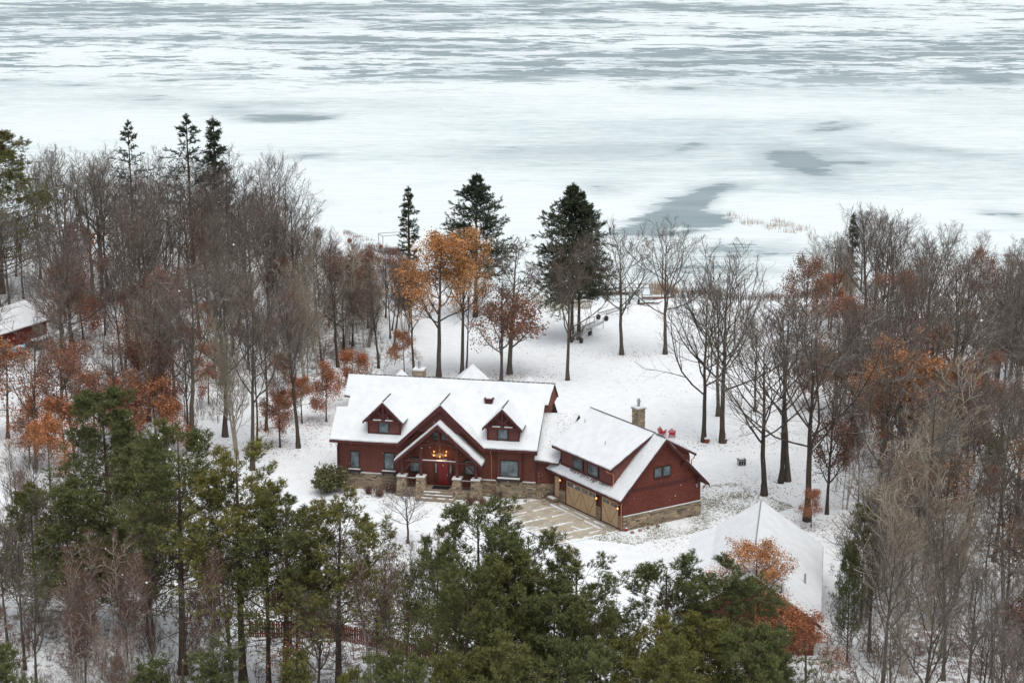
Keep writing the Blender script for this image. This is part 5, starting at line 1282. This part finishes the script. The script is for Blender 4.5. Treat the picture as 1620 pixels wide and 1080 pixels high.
FP = [('pine', 765, 1230, 803, 'dark pine with many upright shoots below the right porch pier', 1.0, 0), ('pine', 832, 1240, 846, 'pine below the snowy driveway corner', 1.0, 1), ('fullpine', 800, 1260, 880, 'pine crown in front of the driveway-corner pine', .9, 0),
      ('pine', 905, 1245, 880, 'pine reaching up to the open snow, right side of the middle clump', 1.05, 2), ('fullpine', 870, 1290, 930, 'full green pine low in the middle clump', .95, 1), ('pine', 932, 1300, 955, 'ragged pine at the right edge of the middle clump', .75, 3),
      ('pine', 735, 1290, 900, 'pine at the left edge of the middle clump', .8, 3),
      ('pine', 1058, 1270, 893, 'pine with spiky shoots left of the outbuilding', 1.1, 0), ('pine', 1145, 1250, 900, 'rounded pine directly below the outbuilding roof', 1.2, 3), ('fullpine', 1110, 1310, 980, 'full olive pine below the outbuilding, in front of the rounded one', 1.0, 0),
      ('pine', 1040, 1330, 985, 'yellowish pine in the gap of open snow', .95, 1), ('fullpine', 1185, 1330, 990, 'yellow-green full pine below the orange young oak', .95, 1), ('fullpine', 1215, 1280, 990, 'pine beside the red corner of the outbuilding', .8, 1),
      ('fullpine', 1050, 1370, 1015, 'yellow-olive pine low beside the bottom edge, below the outbuilding', .9, 0),
      ('fullpine', 930, 1380, 1010, 'olive pine crown at the bottom edge under the ragged pine', .95, 1), ('fullpine', 800, 1390, 1010, 'dark pine crown at the bottom edge under the middle clump', .95, 0), ('fullpine', 735, 1370, 1025, 'pine crown at the bottom edge left of the middle clump', .8, 1),
      ('fullpine', 645, 1400, 1030, 'green pine top at the bottom edge below the red fence end', .9, 1), ('fullpine', 560, 1390, 1065, 'low pine top at the bottom edge below the fence', .6, 0), ('youngpine', 470, 1170, 1040, 'small yellow-green pine in front of the fence posts', 1.1, 0),
      ('youngpine', 340, 1190, 1030, 'small pine top at the bottom edge left of the fence', 1.2, 0), ('youngpine', 245, 1185, 1045, 'small dark pine near the bottom edge among the pale birches', 1.1, 0), ('fullpine', 10, 1330, 1025, 'green pine top in the bottom left corner', .9, 0)]
for k_, px, by_, ty_, lb, wd_, vr in FP: T(k_, px, by_, ty_, 'pine_tree', lb, wd_*1.22, group='pines in the foreground', var=vr)
# foreground birches and bare trunks
BI = [(345, 'reddish-twigged birch cluster', 345, 1120, 905), (235, '', 215, 1090, 850), (130, '', 120, 1100, 850), (330, '', 320, 1140, 860)]
T('birch', 128, 1110, 852, 'birch_tree', 'pale birch with red-brown crown below the second pine from the left', 1.0, group='pale birches in the foreground')
T('birch', 205, 1120, 855, 'birch_tree', 'pale birch with red-brown crown between two dark pines', 1.0, group='pale birches in the foreground')
T('birch', 335, 1130, 885, 'birch_tree', 'white forked birch below the yellow-green open-topped pine', 1.0, group='pale birches in the foreground')
T('birch', 590, 1130, 880, 'birch_tree', 'pale birch beside the right end of the red fence', .9, group='pale birches in the foreground')
T('pale', 720, 1080, 850, 'ash_tree', 'pale grey twiggy tree below the driveway', 0.78, var=0)
T('copper', 470, 1090, 905, 'oak_sapling', 'brown-leaved young oak in front of the red fence', 1.0)
T('russet', 655, 1085, 950, 'oak_sapling', 'brown-leaved low oak at the right end of the fence', 1.2, var=0)

ol = 'orange-leaved young oaks in the left woods'
for px_, by_, ty_, w_, vr_, lb in ((105, 742, 625, 1.3, 0, 'orange-leaved young oak left of the hazy olive pine'), (150, 700, 588, 1.3, 1, 'red-orange young oak directly behind the hazy olive pine'), (205, 705, 590, 1.2, 0, 'orange young oak rising behind the right shoulder of the hazy olive pine'),
        (250, 720, 598, 1.3, 1, 'bright orange young oak right of the hazy olive pine'), (275, 700, 610, 1.0, 0, 'thin orange young oak beside the left end of the lawn'), (12, 690, 540, 1.3, 1, 'orange-leaved young oak at the left edge below the red shed'), (80, 775, 660, 1.1, 0, 'brown-orange young oak at the left, lowest of its group'),
        (330, 640, 545, 1.0, 1, 'rusty young oak at the back of the left lawn'), (215, 560, 450, 1.1, 0, 'faded orange young oak in the middle of the left woods'), (130, 480, 350, .8, 0, 'thin orange-brown oak below the sparse pointed spruce'), (318, 455, 340, .8, 1, 'brown-orange oak at the foot of the tallest spruce'), (560, 640, 548, 1.2, 0, 'orange-leaved young oak over the left end of the house ridge')):
    T('copper', px_, by_, ty_, 'young_oak', lb, w_, group=ol, var=vr_)

for px_, by_, ty_, w_, lb in ((1400, 720, 560, 1.3, 'rusty young oak left of the golden-crowned oak in the right woods'), (1540, 730, 590, 1.4, 'rusty young oak right of the golden-crowned oak in the right woods'), (1470, 660, 520, 1.2, 'faded rusty oak behind the golden-crowned oak'), (1310, 520, 430, 1.1, 'rusty low oak at the lakeward tip of the right woods')):
    T('copper', px_, by_, ty_, 'young_oak', lb, w_, group='rusty young oaks in the right woods')

# ------------------------------------------------------------------ the woods
ENV = [(-60,330),(36,320),(62,225),(100,219),(170,222),(192,262),(235,268),(258,214),(282,236),(350,248),(366,214),(380,212),(440,240),(470,285),(490,345),(540,385),(640,395),(700,372),(800,375),(835,410),(1235,455),(1262,400),(1322,350),(1336,372),(1358,372),(1372,328),(1400,322),(1432,345),
       (1450,365),(1500,355),(1550,378),(1600,400),(1620,412),(1750,415)]
EX, EY = zip(*ENV)
FX, FY = zip(*[(-80,680),(180,720),(290,800),(420,850),(500,870),(600,835),(700,835),(760,900),(900,1000)])
def inside(poly, x, y):
    c = False; j = len(poly)-1
    for i in range(len(poly)):
        xi, yi = poly[i]; xj, yj = poly[j]
        if (yi > y) != (yj > y) and x < (xj-xi)*(y-yi)/(yj-yi)+xi: c = not c
        j = i
    return c
PLACED = []
# open strips: before the red shed, and the seam of lawn
CLEAR = [[tuple(un(*a)[:2]) for a in [(-40,520),(95,500),(100,640),(60,700),(-40,700)]], [tuple(un(*a)[:2]) for a in [(1262,560),(1345,560),(1345,640),(1262,660)]]]
def wood(poly, n, kinds, hrange, group, mind=2.6, env=True, envpad=0):
    P = [tuple(un(*p)[:2]) for p in poly]; xs_ = [p[0] for p in P]; ys_ = [p[1] for p in P]; done = 0; tries = 0
    while done < n and tries < n*60:
        tries += 1; x = random.uniform(min(xs_), max(xs_)); y = random.uniform(min(ys_), max(ys_))
        if not inside(P, x, y): continue
        if any((x-a)**2+(y-b)**2 < mind**2 for a, b in PLACED): continue
        if any(inside(Z_, x, y) for Z_ in CLEAR): continue
        kk = random.choices([k[0] for k in kinds], [k[1] for k in kinds])[0]; spec = next(k for k in kinds if k[0] == kk)
        Hh = random.uniform(*(spec[5] if len(spec) > 5 else hrange))
        if env:
            px, py = pr(x, y, Hh); lim = float(np.interp(px, FX, FY) if env == 'fg' else np.interp(px, EX, EY))+random.uniform(0, 30)+envpad
            if py < lim:
                for _ in range(30):
                    Hh *= .97
                    if pr(x, y, Hh)[1] >= lim: break
                if Hh < 4: continue
        PLACED.append((x, y)); done += 1
        o_ = plant(kk, spec[2], x, y, Hh, spec[3], spec[4], group, random.uniform(.9, 1.25))
        o_.rotation_euler = (random.gauss(0, .045), random.gauss(0, .045), o_.rotation_euler.z)
    return done
def KW(where, w): 
    D = {'forest': ('forest', w.get('forest', 6), 'bare_tree', 'tall grey-brown bare tree crowded '+where, 'tree'),
         'lawn': ('lawn', w.get('lawn', 1), 'bare_tree', 'wide-limbed bare tree crowded '+where, 'tree', (13, 17)),
         'birch': ('birch', w.get('birch', 1), 'birch_tree', 'pale-stemmed birch with reddish twigs '+where, 'tree', (8, 13)),
         'pale': ('pale', w.get('pale', 1), 'ash_tree', 'pale tan-twigged tree '+where, 'tree', (11, 15)),
         'sapling': ('sapling', w.get('sapling', 2), 'sapling', 'thin bare sapling '+where, 'sapling', (4, 9)),
         'russet': ('russet', w.get('russet', 1), 'oak_tree', 'russet-leaved oak '+where, 'tree', (9, 14)),
         'copper': ('copper', w.get('copper', 1), 'oak_sapling', 'low orange-leaved young oak '+where, 'tree', (4, 9)),
         'orange': ('orange', w.get('orange', 1), 'oak_tree', 'orange-leaved tall oak '+where, 'tree', (12, 16)),
         'lowleaf': ('lowleaf', w.get('lowleaf', 1), 'oak_tree', 'tree with russet lower leaves '+where, 'tree', (13, 18)),
         'pine': ('pine', w.get('pine', 1), 'pine_tree', 'open-crowned pine '+where, 'tree', (12, 16)),
         'fullpine': ('fullpine', w.get('fullpine', 1), 'pine_tree', 'dense green pine '+where, 'tree', (8, 13))}
    return [D[k] for k in w]
wood([(-60,395),(200,392),(400,385),(462,390),(470,520),(-60,530)], 62, KW('in the left woods by the lake', dict(forest=6, lawn=4, pale=.6, lowleaf=1.2, sapling=1.2)), (17, 22), 'trees of the left woods by the lake', 2.7)
wood([(-60,530),(440,520),(420,600),(330,660),(290,720),(-60,760)], 58, KW('in the left woods level with the house', dict(forest=5, lawn=2.5, birch=1, copper=2.2, russet=1, sapling=2, lowleaf=1.5, pale=.5)), (12, 18), 'trees of the left woods level with the house', 2.5)
wood([(440,470),(640,460),(655,560),(640,580),(540,590),(520,640),(430,640)], 46, KW('in the thicket behind the left end of the house', dict(forest=4, birch=2.2, sapling=2, russet=.8, copper=.5, pale=1)), (10, 15), 'trees of the thicket behind the house', 1.8)
wood([(1262,465),(1400,430),(1620,420),(1700,430),(1700,640),(1330,640),(1290,560)], 60, KW('in the right woods by the lake', dict(forest=6, lawn=4, russet=2.4, lowleaf=1.5, pale=1, sapling=1.5)), (13, 17), 'trees of the right woods by the lake', 2.3)
wood([(1318,640),(1700,640),(1700,900),(1420,900),(1330,850)], 52, KW('in the right woods beside the outbuilding', dict(forest=5, lawn=2, pale=1.6, russet=1.3, lowleaf=1.6, sapling=2, birch=.7, copper=1.6)), (13, 18), 'trees of the right woods beside the outbuilding', 2.3)
wood([(1400,900),(1700,900),(1750,1330),(1360,1330),(1330,1080)], 46, KW('in the right woods near the bottom edge', dict(forest=5, pale=1.5, lowleaf=2.5, russet=1.2, sapling=3, copper=.6)), (10, 14), 'trees of the right woods near the bottom edge', 2.0, env=False)
wood([(-80,780),(240,790),(300,900),(330,1180),(-80,1180)], 36, KW('in the lower left woods', dict(forest=3, birch=4, sapling=4)), (8, 12), 'trees of the lower left woods', 2.2, env='fg')
wood([(330,900),(560,880),(660,930),(720,1130),(340,1150)], 20, KW('in the trees round the red fence', dict(forest=2.2, birch=1.4, sapling=4, copper=.6, pale=.4)), (7, 11), 'trees round the red fence', 2.0, env='fg')

# brush on the woodland floor: low twiggy growth nobody could count
def brush(poly_list, n, name, kinds, hr):
    G_ = Geo(); src = []
    for k in kinds:
        for (tm, cm, H0) in KINDS[k]:
            vv = []; ff = []; off = 0
            for me_ in (tm, cm):
                a = np.empty(len(me_.vertices)*3, np.float32); me_.vertices.foreach_get('co', a); a = a.reshape(-1, 3)
                me_.calc_loop_triangles(); t_ = np.empty(len(me_.loop_triangles)*3, np.int32); me_.loop_triangles.foreach_get('vertices', t_)
                vv.append(a); ff.append(t_.reshape(-1, 3)+off); off += len(a)
            src.append((np.concatenate(vv), np.concatenate(ff), H0))
    areas = []
    for p in poly_list:
        P = [tuple(un(*q_)[:2]) for q_ in p]; areas.append(P)
    wts = [abs(sum(P[i][0]*P[(i+1) % len(P)][1]-P[(i+1) % len(P)][0]*P[i][1] for i in range(len(P)))) for P in areas]
    done = 0
    while done < n:
        P = random.choices(areas, wts)[0]; xs_ = [p[0] for p in P]; ys_ = [p[1] for p in P]
        x = random.uniform(min(xs_), max(xs_)); y = random.uniform(min(ys_), max(ys_))
        if not inside(P, x, y): continue
        v_, f_, H0 = random.choice(src); sc_ = random.uniform(*hr)/H0; a = random.uniform(0, 6.28)
        ca, sa = math.cos(a)*sc_, math.sin(a)*sc_
        w_ = np.stack([v_[:, 0]*ca-v_[:, 1]*sa+x, v_[:, 0]*sa+v_[:, 1]*ca+y, v_[:, 2]*sc_+float(ground_z(x, y))], 1)
        G_.add(w_, t=f_); done += 1
    return G_
for s in (121, 122): bush('lowbrush', s, H=1.5, stems=7, spread=.8, nt=5, nf=3, twr=.010)
for nm, polys, n_, mt_, lb in (
    ('undergrowth', [[(-80,395),(460,390),(440,600),(300,700),(-80,780)], [(440,400),(640,430),(640,590),(430,640)], [(1262,465),(1700,425),(1700,900),(1420,900),(1330,850),(1290,560)]], 1500, M_twig, 'low grey-brown brush on the floor of the woods'),
    ('undergrowth', [[(-80,780),(240,790),(640,900),(740,1150),(-80,1180)], [(1400,900),(1700,900),(1750,1330),(1300,1330),(1300,1040)], [(540,860),(800,900),(760,1000),(560,960)]], 1000, M_twigred, 'low red-brown brush on the snow near the bottom edge')):
    g_ = brush(polys, n_, nm, ['lowbrush'], (.6, 2.4)); tag(link(nm, g_.mesh(nm, [mt_])), lb, 'undergrowth', kind='stuff')

# ------------------------------------------------------------------ shrubs and reeds
def B_(kind, px, py, H, name, lb, cat='shrub', group=None, wide=1.0, var=None):
    p = un(px, py); return plant(kind, name, p[0], p[1], H, lb, cat, group, wide, var)
B_('evergreenbush', 521, 776, 2.5, 'evergreen_shrub', 'round evergreen shrub dusted with snow at the left corner of the house', wide=1.05)
fg = 'red-leaved shrubs before the front wall'
for px, py, h_, lb in ((583, 779, .75, 'low red-leaved snowy shrub, leftmost under the left front windows'), (601, 783, .85, 'low red-leaved snowy shrub, middle of the row under the left front windows'), (617, 777, .95, 'red-leaved shrub against the left outer porch pier'),
                   (744, 797, .8, 'red-leaved snowy shrub below the right porch piers, left one'), (763, 797, .75, 'red-leaved snowy shrub below the right porch piers, right one')):
    B_('leafbush', px, py, h_, 'red_shrub', lb, group=fg, wide=1.6)
for px, py, h_, k_, lb in ((783, 786, .8, 'bush', 'small bare twiggy shrub by the copper downspout'), (793, 787, .9, 'bush', 'round bare shrub under the wide double window'), (815, 795, .6, 'paletuft', 'tan grass tuft right of the wide double window'), (832, 793, .6, 'paletuft', 'tan grass tuft nearest the paved landing'),
                       (862, 786, .9, 'leafbush', 'brown-leaved shrub at the inner corner beside the garage side door'), (795, 806, .6, 'bush', 'little reddish bare shrub out on the snow below the double window'), (700, 848, .7, 'leafbush', 'brown-leaved low shrub right of the small ornamental tree'),
                       (620, 850, .7, 'leafbush', 'brown-leaved low shrub left of the small ornamental tree'), (668, 852, .6, 'bush', 'tiny bare shrub beside the small ornamental tree'), (735, 800, .5, 'paletuft', 'tan tuft left of the right porch shrubs'),
                       (905, 872, .8, 'paletuft', 'tan grass tuft at the near edge of the driveway'), (880, 868, .6, 'bush', 'dark twiggy clump at the near left edge of the driveway'), (648, 774, 1.6, 'bush', 'tall bare shrub between the left porch piers'), (1018, 812, .4, 'paletuft', 'tiny tan tuft by the garage stone wall')):
    B_(k_, px, py, h_, 'shrub', lb, wide=1.1)
for px, py, lb in ((480, 352, 'bare shrub on the point, leftmost'), (500, 372, 'bare shrub on the snowy point, second from left'), (560, 392, 'bare shrub on the snowy point, middle'), (585, 402, 'bare shrub on the snowy point, nearest the boat lift')):
    B_('bush', px, py+6, 2.6, 'shrub', lb, group='bare shrubs on the snowy point')
reeds([(1150,338), (1215,345), (1290,362), (1292,372), (1215,366), (1150,348)], 550, 'reeds', M_reed, 'tan reeds standing through the snowy ice in the bay', (.5, 1.2))
reeds([(1025,452), (1065,450), (1075,466), (1030,466)], 800, 'reeds', M_reed, 'tan reeds at the shore beside the brown pole', (.6, 1.5))
reeds([(1060,459), (1180,462), (1245,467), (1320,468), (1320,476), (1240,477), (1060,470)], 1800, 'reeds', M_redbrush, 'red-brown shore grass along the bay', (.4, 1.3))
reeds([(545,364), (600,382), (650,410), (660,420), (640,420), (590,396), (540,374)], 900, 'reeds', M_redbrush, 'red-brown shore grass along the snowy point', (.3, .7))
reeds([(840,462), (940,462), (935,495), (850,500)], 3500, 'grass', M_grass, 'green-tan grass showing round the foot of the spruces', (.1, .35))
reeds([(1060,780), (1160,770), (1260,810), (1100,850), (1000,870), (930,860)], 5000, 'grass', M_grass, 'grass tips poking through the thin snow right of the garage', (.05, .16))

# fallen oak leaves scattered on the snow
g = np.random.default_rng(55); LB = []
for (cx, cy, hw, hh, n_) in [(430,700,90,22,900), (500,665,50,15,500), (700,596,70,10,500), (806,592,60,10,600), (1210,770,80,20,500), (1290,830,50,15,400), (1120,700,60,12,300), (985,562,60,8,250), (600,782,70,8,300), (755,797,50,7,250), (640,860,120,20,500),
        (300,715,60,15,500), (560,900,120,30,500), (1230,690,90,40,350), (480,1050,150,30,500), (200,1050,160,40,700), (1500,1030,120,50,800), (80,620,60,40,500), (860,560,60,20,200), (1050,600,120,40,250)]:
    c0 = un(cx, cy); ex = un(cx+hw, cy); ey = un(cx, cy-hh)
    a = g.normal(0, .6, n_); b = g.normal(0, .6, n_); X_ = c0[0]+a*(ex[0]-c0[0]); Y_ = c0[1]+b*(ey[1]-c0[1])
    LB.append(np.stack([X_, Y_, ground_z(X_, Y_)+.035], 1))
C_ = np.concatenate(LB); v_, q_ = leaves(C_, .17, g); v_[:, 2] = np.repeat(C_[:, 2], 4)+(v_[:, 2]-np.repeat(C_[:, 2], 4))*.3
G_ = Geo(); G_.add(v_, q=q_); tag(link('fallen_leaves', G_.mesh('fallen_leaves', [M_leafru])), 'brown oak leaves scattered over the snow', 'leaves', kind='stuff')

# falling snow
g = np.random.default_rng(99); nfl = 5200
Cf = np.stack([g.uniform(-70, 70, nfl), g.uniform(30, 260, nfl), g.uniform(1, 58, nfl)], 1)
rf = g.uniform(.012, .032, nfl)
D6 = np.array([[1,0,0],[-1,0,0],[0,1,0],[0,-1,0],[0,0,1],[0,0,-1]], float)
vv = (Cf[:, None]+D6[None]*rf[:, None, None]).reshape(-1, 3)
ff = np.array([[0,2,4],[2,1,4],[1,3,4],[3,0,4],[2,0,5],[1,2,5],[3,1,5],[0,3,5]])
tt = ((np.arange(nfl)*6)[:, None, None]+ff[None]).reshape(-1, 3)
tag(link('falling_snow', mesh_np('falling_snow', vv, faces_tri=tt, mats=[M_snow], smooth=True)), 'white snowflakes falling in the air', 'snowflakes', kind='stuff')

# ------------------------------------------------------------------ telling the crowded trees apart by what they stand beside
MARKS = [('the tallest spruce', 307, 440), ('the sparse pointed spruce', 214, 430), ('the pine at the far left edge', 2, 450), ('the red shed', 30, 555), ('the hazy olive pine', 180, 880), ('the left end of the lawn', 300, 711), ('the mossy thick lawn trunk', 399, 741),
         ('the fanning pale birch', 545, 560), ('the golden oak behind the house', 694, 596), ('the snowy point', 560, 400), ('the dark spruce spire', 1346, 470), ('the brown hut', 1312, 600), ('the golden-crowned oak', 1420, 770), ('the yellow-green small pine', 1572, 790),
         ('the pale fan-crowned tree', 1372, 960), ('the snowy outbuilding', 1260, 950), ('the picket fence', 500, 1003), ('the lower left dark pines', 95, 1000), ('the bottom right corner', 1600, 1120), ('the far right edge', 1640, 560)]
ORD = 'first second third fourth fifth sixth seventh eighth ninth tenth eleventh twelfth'.split()
buck = {}
for o in COL.objects:
    if o.parent is None and o.get('category') in ('tree', 'sapling') and str(o.get('group', '')).startswith('trees ') and 'lawn' not in o['group']:
        px, py = pr(o.location.x, o.location.y, o.location.z)
        nm, mx, my = min(MARKS, key=lambda m_: (m_[1]-px)**2+((m_[2]-py)*1.6)**2)
        side = ('left of' if px < mx-12 else 'right of' if px > mx+12 else 'in line with')
        dep = ' and behind' if py < my-14 else ' and before' if py > my+14 else ''
        if side == 'in line with': side, dep = ('behind' if py < my else 'before'), ''
        kind = o['label'].split(' in ')[0].split(' crowded')[0]
        buck.setdefault((kind, side+dep, nm), []).append((math.hypot(px-mx, (py-my)*1.6), o))
for (kind, sd_, nm), L_ in buck.items():
    L_.sort(key=lambda a: a[0])
    for i, (d_, o) in enumerate(L_):
        if ' and ' in sd_: a_, b_ = sd_.split(' and '); where = a_+' '+nm+', '+('farther back' if b_ == 'behind' else 'nearer')
        else: where = sd_+' '+nm
        lab = kind+(', ' if len(L_) == 1 else ', '+ORD[min(i, 11)]+' ')+where
        o['label'] = lab
